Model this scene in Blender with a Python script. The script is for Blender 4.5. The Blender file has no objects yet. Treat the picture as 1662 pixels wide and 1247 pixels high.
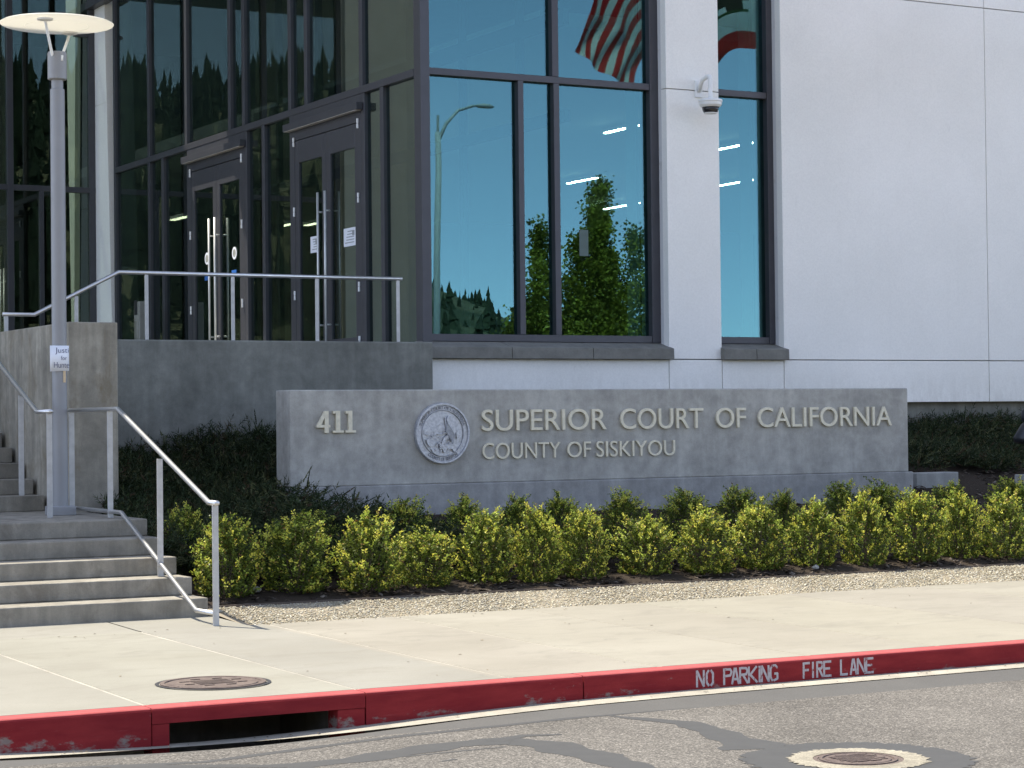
import bpy, math, random
import numpy as np
from mathutils import Vector, Matrix
scene = bpy.context.scene
col = scene.collection
R = math.radians
rnd = random.Random(7)

# ------------------------------------------------------------------ camera, sky, sun, exposure
FPX, YAW, PIT, ROL = 3560.0, R(28.621), R(0.968), R(-0.628)   # focal length in pixels of a 1662 x 1247 frame
CX, CY = 831.0, 623.5
Fv = np.array([math.sin(YAW)*math.cos(PIT), math.cos(YAW)*math.cos(PIT), math.sin(PIT)])
r0 = np.array([math.cos(YAW), -math.sin(YAW), 0.0]); u0 = np.cross(r0, Fv)
Rv = math.cos(ROL)*r0 + math.sin(ROL)*u0
Uv = -math.sin(ROL)*r0 + math.cos(ROL)*u0
cam = bpy.data.cameras.new('camera'); co = bpy.data.objects.new('camera', cam); col.objects.link(co)
cam.sensor_width = 36; cam.lens = 36*FPX/1662; cam.clip_end = 5000; cam.clip_start = 0.1
M = Matrix.Identity(4)
for i in range(3):
    M[i][0], M[i][1], M[i][2] = Rv[i], Uv[i], -Fv[i]
co.matrix_world = M
scene.camera = co

SUN_EL, SUN_DIR = R(63), (-0.49, 0.87)                       # sun stands behind the building, a little to the left
w = bpy.data.worlds.new("World"); scene.world = w; w.use_nodes = True
nt = w.node_tree
sky = nt.nodes.new('ShaderNodeTexSky'); sky.sky_type = 'NISHITA'; sky.sun_disc = False
sky.sun_elevation = SUN_EL; sky.sun_rotation = math.atan2(SUN_DIR[0], SUN_DIR[1]); sky.altitude = 3000; sky.air_density = 0.6; sky.dust_density = 3.5; sky.ozone_density = 1.5
bg = nt.nodes['Background']; bg.inputs['Strength'].default_value = 0.15
hs_ = nt.nodes.new('ShaderNodeHueSaturation'); hs_.inputs['Saturation'].default_value = .67; hs_.inputs['Value'].default_value = .93
nt.links.new(sky.outputs[0], hs_.inputs['Color']); nt.links.new(hs_.outputs[0], bg.inputs['Color'])
sl = bpy.data.lights.new('sun', 'SUN'); sl.energy = 2.0; sl.angle = R(0.5); sl.color = (1.0, 0.93, 0.80)
so = bpy.data.objects.new('sun', sl); col.objects.link(so)
sv = Vector((SUN_DIR[0]*math.cos(SUN_EL), SUN_DIR[1]*math.cos(SUN_EL), math.sin(SUN_EL)))
so.rotation_euler = sv.to_track_quat('Z', 'Y').to_euler()
so.location = (0, 0, 60)
scene.view_settings.view_transform = 'Standard'; scene.view_settings.look = 'None'
scene.view_settings.exposure = 2.25; scene.view_settings.gamma = 1
scene.cycles.max_bounces = 10; scene.cycles.transparent_max_bounces = 16; scene.cycles.glossy_bounces = 6

# ------------------------------------------------------------------ survey helper: a sight line met with a known plane
def at(px, py, **k):
    d = Fv*FPX + Rv*(px-CX) - Uv*(py-CY)
    a, v = list(k.items())[0]
    i = 'xyz'.index(a)
    return d*(v/d[i])

# ------------------------------------------------------------------ mesh helpers
class MB:
    def __init__(s): s.v = []; s.f = []; s.c = []
    def add(s, vs, fs, c=None):
        b = len(s.v); s.v += [tuple(map(float, p)) for p in vs]
        for f in fs: s.f.append(tuple(b+i for i in f)); s.c.append(c)
        return s
    def box(s, x0, x1, y0, y1, z0, z1, c=None):
        vs = [(x, y, z) for z in (z0, z1) for y in (y0, y1) for x in (x0, x1)]
        return s.add(vs, [(0,2,3,1), (4,5,7,6), (0,1,5,4), (2,6,7,3), (0,4,6,2), (1,3,7,5)], c)
    def quad(s, a, b, c_, d, c=None): return s.add([a, b, c_, d], [(0,1,2,3)], c)
    def prism(s, pts, ex, c=None):
        n = len(pts); ex = Vector(ex); P = [Vector(p) for p in pts]
        return s.add(P + [p+ex for p in P], [tuple(range(n))[::-1], tuple(range(n, 2*n))] + [(i, (i+1) % n, n+(i+1) % n, n+i) for i in range(n)], c)
    def tube(s, path, r, n=10, caps=True, c=None):
        P = [Vector(p) for p in path]; rs = r if isinstance(r, (list, tuple)) else [r]*len(P)
        vs = []; fs = []; side = None
        for i, p in enumerate(P):
            t = (P[min(i+1, len(P)-1)] - P[max(i-1, 0)]).normalized()
            if side is None:
                side = t.cross(Vector((0.31, 0.2, 0.93)) if abs(t.z) < 0.9 else Vector((1, 0.1, 0))).normalized()
            side = (side - t*side.dot(t)).normalized(); up = t.cross(side)
            k = 1.0
            if 0 < i < len(P)-1:
                k = 1/max(0.6, math.cos(((P[i]-P[i-1]).angle(P[i+1]-P[i]))/2))
            for j in range(n):
                a = 2*math.pi*j/n; vs.append(p + side*math.cos(a)*rs[i] + up*math.sin(a)*rs[i]*(k if k < 1.2 else 1.2))
        for i in range(len(P)-1):
            for j in range(n):
                a, b = i*n+j, i*n+(j+1) % n; fs.append((a, b, b+n, a+n))
        if caps: fs += [tuple(range(n))[::-1], tuple(range((len(P)-1)*n, len(P)*n))]
        return s.add(vs, fs, c)
    def lathe(s, prof, cx, cy, n=40, c=None):
        vs = []; fs = []
        for (r, z) in prof:
            for j in range(n):
                a = 2*math.pi*j/n; vs.append((cx+r*math.cos(a), cy+r*math.sin(a), z))
        for i in range(len(prof)-1):
            for j in range(n):
                a, b = i*n+j, i*n+(j+1) % n; fs.append((a, b, b+n, a+n))
        fs += [tuple(range(n))[::-1], tuple(range((len(prof)-1)*n, len(prof)*n))]
        return s.add(vs, fs, c)
    def build(s, name, m, parent=None, smooth=False, bevel=0.0, seg=2):
        me = bpy.data.meshes.new(name)
        og = Vector((0, 0, 0)); p = parent
        while p is not None: og += p.location; p = p.parent
        me.from_pydata([Vector(v)-og for v in s.v], [], s.f)
        if any(c is not None for c in s.c):
            a = me.attributes.new('Col', 'FLOAT_COLOR', 'FACE')
            arr = np.ones((len(s.f), 4), np.float32)
            for i, c in enumerate(s.c):
                if c is not None: arr[i, :3] = c
            a.data.foreach_set('color', arr.ravel())
        me.materials.append(m)
        if smooth: me.polygons.foreach_set('use_smooth', [True]*len(me.polygons))
        me.update()
        o = bpy.data.objects.new(name, me); col.objects.link(o)
        if parent is not None: o.parent = parent
        if bevel:
            b = o.modifiers.new('edge', 'BEVEL'); b.width = bevel; b.segments = seg; b.limit_method = 'ANGLE'; b.angle_limit = R(40)
        return o

def np_mesh(name, V, Fq, m, parent=None, colors=None):
    me = bpy.data.meshes.new(name)
    nv, nf, k = len(V), len(Fq), Fq.shape[1]
    me.vertices.add(nv); me.vertices.foreach_set('co', np.ascontiguousarray(V, np.float32).ravel())
    me.loops.add(nf*k); me.loops.foreach_set('vertex_index', np.ascontiguousarray(Fq, np.int32).ravel())
    me.polygons.add(nf); me.polygons.foreach_set('loop_start', np.arange(0, nf*k, k, dtype=np.int32))
    me.update(calc_edges=True)
    if colors is not None:
        a = me.attributes.new('Col', 'FLOAT_COLOR', 'FACE')
        arr = np.ones((nf, 4), np.float32); arr[:, :3] = colors
        a.data.foreach_set('color', arr.ravel())
    me.materials.append(m)
    o = bpy.data.objects.new(name, me); col.objects.link(o)
    if parent is not None: o.parent = parent
    return o

def tag(o, label=None, cat=None, group=None, kind=None):
    if label: o['label'] = label
    if cat: o['category'] = cat
    if group: o['group'] = group
    if kind: o['kind'] = kind
    return o
def thing(name, loc, label, cat, group=None):
    o = bpy.data.objects.new(name, None); col.objects.link(o); o.location = Vector([float(x) for x in loc]); o.empty_display_size = .2
    return tag(o, label, cat, group)
def smooth01(a, b, x):
    t = min(1, max(0, (x-a)/(b-a))); return t*t*(3-2*t)

# ------------------------------------------------------------------ materials
class NT:
    def __init__(s, name):
        s.m = bpy.data.materials.new(name); s.m.use_nodes = True; s.t = s.m.node_tree; s.p = s.t.nodes['Principled BSDF']
        s.g = None
    def n(s, typ, **k):
        x = s.t.nodes.new('ShaderNode'+typ)
        for a, v in k.items(): setattr(x, a, v)
        return x
    def l(s, a, b): s.t.links.new(a, b)
    def pos(s, sc=(1, 1, 1)):
        if s.g is None: s.g = s.n('NewGeometry')
        if tuple(sc) == (1, 1, 1): return s.g.outputs['Position']
        v = s.n('VectorMath', operation='MULTIPLY'); s.l(s.g.outputs['Position'], v.inputs[0]); v.inputs[1].default_value = sc
        return v.outputs[0]
    def noise(s, scale, detail=4, rough=.55, sc=(1, 1, 1), dist=0):
        x = s.n('TexNoise'); s.l(s.pos(sc), x.inputs['Vector']); x.inputs['Scale'].default_value = scale
        x.inputs['Detail'].default_value = detail; x.inputs['Roughness'].default_value = rough; x.inputs['Distortion'].default_value = dist
        return x.outputs['Fac']
    def voro(s, scale, out='Distance', feature='F1', sc=(1, 1, 1)):
        x = s.n('TexVoronoi', feature=feature); s.l(s.pos(sc), x.inputs['Vector']); x.inputs['Scale'].default_value = scale
        return x.outputs[out]
    def ramp(s, fac, stops):
        x = s.n('ValToRGB'); s.l(fac, x.inputs[0]); e = x.color_ramp.elements
        while len(e) < len(stops): e.new(0.5)
        for i, (p, c) in enumerate(stops):
            e[i].position = p; e[i].color = (c, c, c, 1) if isinstance(c, (int, float)) else (*c, 1)
        return x.outputs[0]
    def mix(s, fac, a, b, mode='MIX'):
        x = s.n('Mix', data_type='RGBA', blend_type=mode)
        for sock, v in ((x.inputs[0], fac), (x.inputs[6], a), (x.inputs[7], b)):
            if isinstance(v, (int, float)): sock.default_value = v
            elif isinstance(v, (tuple, list)): sock.default_value = (*v, 1)
            else: s.l(v, sock)
        return x.outputs[2]
    def bump(s, h, strength=.3, dist=.01):
        b = s.n('Bump'); b.inputs['Strength'].default_value = strength; b.inputs['Distance'].default_value = dist
        s.l(h, b.inputs['Height']); s.l(b.outputs[0], s.p.inputs['Normal']); return b
    def base(s, c):
        if isinstance(c, (tuple, list)): s.p.inputs['Base Color'].default_value = (*c, 1)
        else: s.l(c, s.p.inputs['Base Color'])
    def set(s, rough=.8, metal=0.0, spec=None):
        s.p.inputs['Roughness'].default_value = rough; s.p.inputs['Metallic'].default_value = metal
        if spec is not None: s.p.inputs['Specular IOR Level'].default_value = spec
        return s

def plain(name, c, rough=.6, metal=0.0, var=.12, scale=9, bump=0.0):
    k = NT(name); n = k.noise(scale, 5)
    k.base(k.mix(k.ramp(n, [(.3, 0.0), (.7, 1.0)]), tuple(x*(1-var) for x in c), tuple(min(1, x*(1+var)) for x in c)))
    k.set(rough, metal)
    if bump: k.bump(k.noise(scale*12, 3), bump, .004)
    return k.m
def concrete(name, c, var=.22, streak=.25, stain=None, rough=.85, fine=.08):
    k = NT(name)
    a = k.mix(k.ramp(k.noise(1.6, 6, .62, dist=.4), [(.28, 0.0), (.72, 1.0)]), tuple(x*(1-var) for x in c), tuple(x*(1+var) for x in c))
    st = k.ramp(k.noise(3.0, 5, .6, sc=(2.2, 2.2, .22)), [(.42, 1.0-streak), (.62, 1.0)])
    a = k.mix(1.0, a, st, 'MULTIPLY')
    mot = k.ramp(k.noise(7.5, 6, .65), [(.36, .86), (.64, 1.1)])
    a = k.mix(1.0, a, mot, 'MULTIPLY')
    fn = k.ramp(k.noise(90, 3, .7), [(.3, 1-fine), (.7, 1+fine)])
    a = k.mix(1.0, a, fn, 'MULTIPLY')
    if stain:
        sf = k.ramp(k.noise(2.4, 6, .7, sc=(1, 1, .55), dist=.6), [(.52, 0.0), (.68, 1.0)])
        a = k.mix(sf, a, stain)
    ph = k.ramp(k.voro(26), [(0.0, .45), (.05, .62), (.075, 1.0)])
    a = k.mix(k.ramp(k.noise(1.9, 4), [(.45, 0.0), (.6, 1.0)]), a, k.mix(1.0, a, ph, 'MULTIPLY'))
    k.base(a); k.set(rough, 0, .12); k.bump(k.noise(60, 5, .7), .25, .006)
    return k.m

m_sign = concrete('sign_concrete', (.395, .385, .35), .22, .12)
m_seal_base = concrete('plinth_concrete', (.315, .31, .295), .15, .12)
m_terr = concrete('retaining_concrete', (.215, .215, .185), .22, .15)
m_cheek = concrete('weathered_concrete', (.36, .33, .265), .18, .28, stain=(.21, .175, .12))
m_cheekside = m_cheek
m_step = concrete('step_concrete', (.285, .262, .215), .14, .22, stain=(.17, .15, .12))
m_footing = concrete('footing_concrete', (.33, .33, .31), .1, .1)
m_dark = plain('dark_void', (.02, .02, .022), .9)
m_sill = concrete('sill_stone', (.20, .195, .17), .08, .05, fine=.05)

k = NT('white_panel')
a = k.mix(k.ramp(k.noise(.55, 5), [(.3, 0.0), (.7, 1.0)]), (.78, .77, .715), (.87, .855, .80))
a = k.mix(1.0, a, k.ramp(k.noise(45, 4, .7), [(.3, .94), (.7, 1.04)]), 'MULTIPLY')
a = k.mix(k.ramp(k.noise(2.2, 6, .7, sc=(3.5, 1, .16)), [(.55, 0.0), (.85, .16)]), a, (.62, .61, .57))
a = k.mix(k.ramp(k.noise(9, 6, .75, sc=(2.5, 1, .5)), [(.62, 0.0), (.8, .4)]), a, (.52, .50, .46))
g = k.n('SeparateXYZ'); k.l(k.pos(), g.inputs[0])
lo_ = k.n('MapRange'); k.l(g.outputs[2], lo_.inputs[0]); lo_.inputs[1].default_value = .15; lo_.inputs[2].default_value = .62; lo_.inputs[3].default_value = .30; lo_.inputs[4].default_value = 0.0
ad = k.n('Math', operation='MULTIPLY'); k.l(lo_.outputs[0], ad.inputs[0]); k.l(k.ramp(k.noise(4, 6, .7, sc=(2, 1, .7)), [(.4, 0.0), (.6, 1.0)]), ad.inputs[1])
a = k.mix(ad.outputs[0], a, (.40, .37, .31))
k.base(a); k.set(.75, 0, .15); k.bump(k.noise(160, 3), .3, .003); m_white = k.m
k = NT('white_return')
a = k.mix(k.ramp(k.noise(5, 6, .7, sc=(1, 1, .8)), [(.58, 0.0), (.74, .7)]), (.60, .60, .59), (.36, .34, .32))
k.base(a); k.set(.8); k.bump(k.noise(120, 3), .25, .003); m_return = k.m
m_taupe = plain('taupe_stucco', (.74, .70, .57), .85, var=.06, scale=3)
m_int_white = plain('interior_white', (.55, .55, .53), .8, var=.04, scale=3)
m_int_grey = plain('interior_grey', (.16, .165, .15), .8, var=.1, scale=2)
m_int_floor = plain('interior_floor', (.12, .115, .10), .35, var=.1, scale=2)
m_frame = plain('bronze_frame', (.058, .058, .066), .42, 0.2, var=.08, scale=6)
m_steel = NT('stainless_steel')
m_steel.base(m_steel.mix(m_steel.noise(30, 3, sc=(1, 1, .2)), (.52, .51, .49), (.66, .65, .63))); m_steel.set(.34, .85); m_steel = m_steel.m
m_galv = plain('dull_steel_post', (.46, .455, .44), .5, .55, var=.12, scale=14)
m_lamp = plain('lamp_grey_paint', (.26, .26, .26), .5, 0.1, var=.05, scale=4, bump=.1)
m_white_plastic = plain('white_plastic', (.76, .76, .73), .4, var=.03)
m_black = plain('black_paint', (.015, .016, .02), .45, var=.2)
m_black_dome = plain('smoked_dome', (.02, .02, .022), .12)
m_paper = plain('paper', (.78, .79, .82), .8, var=.02)
m_ink = plain('ink', (.05, .06, .14), .8)
m_letter = plain('cast_letter_metal', (.66, .61, .47), .5, 0.1, var=.1, scale=25)
m_wood = plain('raw_wood_stick', (.62, .47, .29), .7, var=.1, scale=30)
m_blue = plain('blue_sticker', (.03, .14, .45), .5)

k = NT('seal_metal')
k.base(k.mix(k.ramp(k.noise(40, 5), [(.35, 0.0), (.65, 1.0)]), (.36, .37, .40), (.52, .53, .55))); k.set(.42, .55)
k.bump(k.noise(55, 5, .7), .35, .006); m_seal = k.m

def glass(name, refl_col, trans_col, refl, rough=0.0, power=5):
    k = NT(name); t = k.t; out = t.nodes['Material Output']
    gl = k.n('BsdfGlossy'); gl.inputs['Color'].default_value = (*refl_col, 1); gl.inputs['Roughness'].default_value = rough
    tr = k.n('BsdfTransparent'); tr.inputs['Color'].default_value = (*trans_col, 1)
    lw = k.n('LayerWeight'); lw.inputs['Blend'].default_value = .5
    ad = k.n('MapRange'); ad.inputs['From Min'].default_value = 0; ad.inputs['From Max'].default_value = 1
    ad.inputs['To Min'].default_value = refl; ad.inputs['To Max'].default_value = 1.0
    pw = k.n('Math', operation='POWER'); k.l(lw.outputs['Facing'], pw.inputs[0]); pw.inputs[1].default_value = power
    k.l(pw.outputs[0], ad.inputs['Value'])
    mx = k.n('MixShader'); k.l(ad.outputs[0], mx.inputs[0]); k.l(tr.outputs[0], mx.inputs[1]); k.l(gl.outputs[0], mx.inputs[2])
    b = k.n('Bump'); b.inputs['Strength'].default_value = .012; b.inputs['Distance'].default_value = .02
    k.l(k.noise(1.4, 1), b.inputs['Height']); k.l(b.outputs[0], gl.inputs['Normal'])
    k.l(mx.outputs[0], out.inputs['Surface']); t.nodes.remove(k.p)
    return k.m
m_glass = glass('coated_window_glass', (.145, .285, .32), (.52, .72, .68), .28)
m_glass_e = glass('tinted_entry_glass', (.50, .59, .57), (.46, .54, .51), .15, power=2.3)

def emis(name, c, s):
    k = NT(name); k.p.inputs['Base Color'].default_value = (.8, .8, .8, 1)
    k.p.inputs['Emission Color'].default_value = (*c, 1); k.p.inputs['Emission Strength'].default_value = s; return k.m
m_strip2 = emis('warm_light_strip', (1, .88, .6), 3.0)
m_strip = emis('light_strip', (1, .97, .85), 14.0)

def leafmat(name, trans=.35, rough=.45):
    k = NT(name); at_ = k.n('Attribute'); at_.attribute_name = 'Col'
    k.base(at_.outputs['Color']); k.set(rough, 0, .18)
    tl = k.n('BsdfTranslucent'); k.l(at_.outputs['Color'], tl.inputs['Color'])
    mx = k.n('MixShader'); mx.inputs[0].default_value = trans
    out = k.t.nodes['Material Output']; k.l(k.p.outputs[0], mx.inputs[1]); k.l(tl.outputs[0], mx.inputs[2]); k.l(mx.outputs[0], out.inputs['Surface'])
    return k.m
m_leaf = leafmat('boxwood_leaf', .3)
m_jun = leafmat('juniper_leaf', .15, .6)
m_tree = leafmat('maple_leaf', .45)
m_bark = plain('bark', (.09, .065, .045), .9, var=.3, scale=20, bump=.4)
m_flag = leafmat('flag_cloth', .35, .8)
def vcol(name, rough=.9):
    k = NT(name); at_ = k.n('Attribute'); at_.attribute_name = 'Col'; k.base(at_.outputs['Color']); k.set(rough, 0, .2); return k.m
m_peb = vcol('pebbles'); m_chip = vcol('bark_chips')

# asphalt: fine stone speckle on a grey binder
k = NT('asphalt')
v1 = k.voro(105, 'Color'); hs = k.n('SeparateColor'); k.l(v1, hs.inputs[0])
a = k.ramp(hs.outputs[0], [(0.0, (.072, .067, .06)), (.55, (.118, .109, .096)), (.85, (.165, .152, .132)), (1.0, (.26, .24, .21))])
a = k.mix(1.0, a, k.ramp(k.noise(.9, 5), [(.3, .82), (.7, 1.14)]), 'MULTIPLY')
a = k.mix(k.ramp(k.noise(.55, 4, .6), [(.62, 0.0), (.72, .45)]), a, (.055, .052, .048))
k.base(a); k.set(.9, 0, .12); k.bump(k.voro(105), .5, .008); m_asphalt = k.m
k = NT('smooth_asphalt')
a = k.mix(k.noise(2.5, 6), (.075, .072, .067), (.10, .096, .088)); a = k.mix(1.0, a, k.ramp(k.noise(120, 3), [(.3, .85), (.7, 1.15)]), 'MULTIPLY')
k.base(a); k.set(.9, 0, .2); m_asph2 = k.m
k = NT('crack_sealant')
k.base(k.mix(k.noise(9, 5), (.044, .044, .043), (.062, .061, .058))); k.set(.7, 0, .3); k.bump(k.noise(80, 3), .2, .003); m_seal_tar = k.m

k = NT('sidewalk_concrete')
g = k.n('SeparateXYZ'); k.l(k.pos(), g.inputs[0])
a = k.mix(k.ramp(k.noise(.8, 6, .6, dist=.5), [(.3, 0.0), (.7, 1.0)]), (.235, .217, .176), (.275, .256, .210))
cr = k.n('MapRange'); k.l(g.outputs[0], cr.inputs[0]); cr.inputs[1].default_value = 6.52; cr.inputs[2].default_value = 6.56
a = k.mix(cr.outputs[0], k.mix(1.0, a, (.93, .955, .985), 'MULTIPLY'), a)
a = k.mix(k.ramp(k.noise(1.1, 6, .7, sc=(.5, 1.6, 1)), [(.5, 0.0), (.75, .5)]), a, (.215, .20, .16))
a = k.mix(1.0, a, k.ramp(k.noise(160, 3, .75, sc=(1, 1, 1)), [(.25, .86), (.75, 1.1)]), 'MULTIPLY')
at_ = k.n('Attribute'); at_.attribute_name = 'Col'; a = k.mix(1.0, a, at_.outputs['Color'], 'MULTIPLY')
a = k.mix(k.ramp(k.noise(2.6, 7, .72, sc=(.7, 1.3, 1), dist=1.0), [(.50, 0.0), (.70, .65)]), a, (.19, .176, .145))
a = k.mix(k.ramp(k.voro(1.6), [(0.0, .9), (.028, .6), (.034, 0.0)]), a, (.16, .15, .13))
k.base(a); k.set(.85, 0, .12); k.bump(k.noise(180, 3, .6), .3, .004); m_walk = k.m

k = NT('red_kerb_paint')
g = k.n('SeparateXYZ'); k.l(k.pos(), g.inputs[0])
red = k.mix(k.ramp(k.noise(2.5, 5, .6, sc=(1, 1, 4)), [(.3, 0.0), (.7, 1.0)]), (.175, .014, .018), (.255, .027, .028))
red = k.mix(k.ramp(k.noise(3, 6, .7, sc=(.6, 1, 9)), [(.55, 0.0), (.75, .5)]), red, (.13, .012, .015))
chip = k.ramp(k.noise(11, 8, .75, dist=.8), [(.68, 0.0), (.70, 1.0)])
scuff = k.ramp(k.noise(5, 7, .75, sc=(1, 1, 14)), [(.60, 0.0), (.74, .55)])
# worn strip along the foot of the kerb
hz = k.n('MapRange'); k.l(g.outputs[2], hz.inputs[0]); hz.inputs[1].default_value = -1.79; hz.inputs[2].default_value = -1.70; hz.inputs[3].default_value = .125; hz.inputs[4].default_value = 0.0
ad = k.n('Math', operation='ADD'); k.l(hz.outputs[0], ad.inputs[0]); k.l(k.noise(5, 7, .7, sc=(1, 1, 2)), ad.inputs[1])
worn = k.ramp(ad.outputs[0], [(.645, 0.0), (.74, .85)])
grey = k.mix(k.noise(20, 4), (.15, .135, .12), (.28, .255, .22))
sun_top = k.n('MapRange'); k.l(g.outputs[2], sun_top.inputs[0]); sun_top.inputs[1].default_value = -1.632; sun_top.inputs[2].default_value = -1.621; sun_top.inputs[3].default_value = 0.0; sun_top.inputs[4].default_value = .75
red = k.mix(sun_top.outputs[0], red, k.mix(k.noise(8, 6, .7), (.30, .055, .055), (.42, .13, .12)))  # sunlit pink of the kerb top put into the paint colour by height
a = k.mix(scuff, red, (.27, .075, .07)); a = k.mix(chip, a, grey); a = k.mix(worn, a, grey)
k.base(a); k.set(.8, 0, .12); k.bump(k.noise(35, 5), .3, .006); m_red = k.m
k = NT('stencil_paint')
wv = k.ramp(k.noise(26, 6, .7), [(.34, 0.0), (.46, 1.0)])
k.base(k.mix(wv, (.19, .03, .033), (.42, .38, .38))); k.set(.8); m_stencil = k.m

k = NT('cast_iron')
k.base(k.mix(k.ramp(k.noise(12, 5), [(.35, 0.0), (.65, 1.0)]), (.085, .06, .05), (.13, .097, .078))); k.set(.7, .2)
k.bump(k.voro(45, 'Distance'), .6, .006); m_iron = k.m
k = NT('soil_mulch')
k.base(k.mix(k.noise(40, 5, .7), (.02, .016, .012), (.06, .046, .034))); k.set(.95, 0, .1); k.bump(k.noise(60, 5, .7), .6, .02); m_soil = k.m
k = NT('gravel_ground'); k.base(k.mix(k.noise(90, 4, .7), (.18, .15, .11), (.32, .28, .21))); k.set(.95, 0, .1); k.bump(k.noise(120, 4), .5, .01); m_grav = k.m
k = NT('dry_grass_hill')
a = k.mix(k.ramp(k.noise(.012, 8, .65), [(.42, 0.0), (.58, 1.0)]), (.26, .23, .14), (.07, .085, .05))
k.base(a); k.set(.95, 0, .1); m_hill = k.m
m_forest = plain('conifer_forest', (.03, .045, .022), .9, var=.4, scale=.2)
m_ground = plain('far_ground', (.22, .19, .14), .95, var=.2, scale=.05)
k = NT('translucent_lamp_disc')
k.base((.80, .78, .72)); k.set(.45, 0, .3)
tl = k.n('BsdfTranslucent'); tl.inputs['Color'].default_value = (.86, .84, .77, 1)
mx = k.n('MixShader'); mx.inputs[0].default_value = .52; k.l(k.p.outputs[0], mx.inputs[1]); k.l(tl.outputs[0], mx.inputs[2])
k.l(mx.outputs[0], k.t.nodes['Material Output'].inputs['Surface']); m_disc = k.m

# ------------------------------------------------------------------ lettering
def text_geo(body, offset=0.0, extrude=0.0, bevel=0.0, space=1.0, res=6):
    c = bpy.data.curves.new('t', 'FONT'); c.body = body; c.offset = offset; c.extrude = extrude; c.bevel_depth = bevel; c.resolution_u = res; c.space_character = space
    o = bpy.data.objects.new('t', c); col.objects.link(o)
    dg = bpy.context.evaluated_depsgraph_get(); me = bpy.data.meshes.new_from_object(o.evaluated_get(dg))
    V = np.array([v.co[:] for v in me.vertices]).reshape(-1, 3); Fs = [tuple(p.vertices) for p in me.polygons]
    bpy.data.objects.remove(o); bpy.data.curves.remove(c); bpy.data.meshes.remove(me)
    return V, Fs
def text_on(mb, body, x0, x1, z0, z1, y, depth, offset=0.0, caps=None, space=1.0):
    """lettering facing -Y: fills x0..x1 and z0..z1 on the plane y, standing 'depth' proud"""
    V, Fs = text_geo(body, offset, .5, 0.0, space)
    lo, hi = V.min(0), V.max(0); X = x0+(V[:, 0]-lo[0])/(hi[0]-lo[0])*(x1-x0)
    Z = z0+(V[:, 1]-lo[1])/(hi[1]-lo[1])*(z1-z0); Y = y-(V[:, 2]+.5)*depth
    mb.add(np.stack([X, Y, Z], 1), Fs)

# ------------------------------------------------------------------ setting: ground, road, kerb, pavement
WZ, WZB = -1.62, -1.585          # pavement height at the kerb and at the planting bed
ZR = -1.79
MB().quad((-1500, -1500, -2.6), (1500, -1500, -2.6), (1500, 1500, -2.6), (-1500, 1500, -2.6)).build('ground', m_ground)
YK = 12.03                        # front face of the kerb
def gut(X):                       # height of the gutter along the kerb: it dips towards the drain opening
    return -1.765 - .075*math.exp(-((X-4.6)/1.5)**2) + .0012*(X-6)
xs = [-60, -20, -5, 0] + [1+.25*i for i in range(60)] + [20, 30, 60]
b = MB()
for i in range(len(xs)-1):
    a_, c_ = xs[i], xs[i+1]
    b.quad((a_, 11.42, ZR), (c_, 11.42, ZR), (c_, 11.8, gut(c_)-.008), (a_, 11.8, gut(a_)-.008))
tag(b.build('road_shoulder', m_asph2), kind='structure')
b = MB()
def gw(X): return 11.8 - .0 + .16*math.exp(-((X-4.4)/1.0)**2)
for i in range(len(xs)-1):
    a_, c_ = xs[i], xs[i+1]
    b.quad((a_, gw(a_), gut(a_)-.003), (c_, gw(c_), gut(c_)-.003), (c_, YK+.06, gut(c_)), (a_, YK+.06, gut(a_)))
tag(b.build('gutter', concrete('gutter_concrete', (.32, .295, .24), .1, .1)), kind='structure')
tag(MB().quad((-300, -14, ZR), (300, -14, ZR), (300, 11.42, ZR), (-300, 11.42, ZR)).build('road', m_asphalt), kind='structure')

xi0, xi1 = at(276, 1212, y=YK)[0], at(549, 1192, y=YK)[0]          # the drain opening
xk0, xk1, xk2 = at(247, 1180, y=YK)[0], at(593, 1150, y=YK)[0], at(947, 1110, y=YK)[0]
kerb = bpy.data.objects.new('kerb', None); col.objects.link(kerb); tag(kerb, kind='structure')
def kerb_run(x0, x1, zlow=None):
    b = MB(); n = max(1, int((x1-x0)/.25)); ring = []
    for i in range(n+1):
        X = x0+(x1-x0)*i/n; zb = (gut(X)-.02) if zlow is None else zlow
        ring.append([(X, YK, zb), (X, YK, WZ-.018), (X, YK+.006, WZ-.006), (X, YK+.02, WZ), (X, YK+.155, WZ), (X, YK+.155, zb)])
    for i in range(n):
        for j in range(6):
            k2 = (j+1) % 6
            b.quad(ring[i][j], ring[i+1][j], ring[i+1][k2], ring[i][k2])
    b.add(ring[0], [(0, 1, 2, 3, 4, 5)]); b.add(ring[-1], [(5, 4, 3, 2, 1, 0)])
    return b
for (x0, x1) in ((-40, xk0-.006), (xk1+.006, xk2-.005), (xk2+.005, 60)):
    kerb_run(x0, x1).build('kerb_stone', m_red, kerb)
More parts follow.
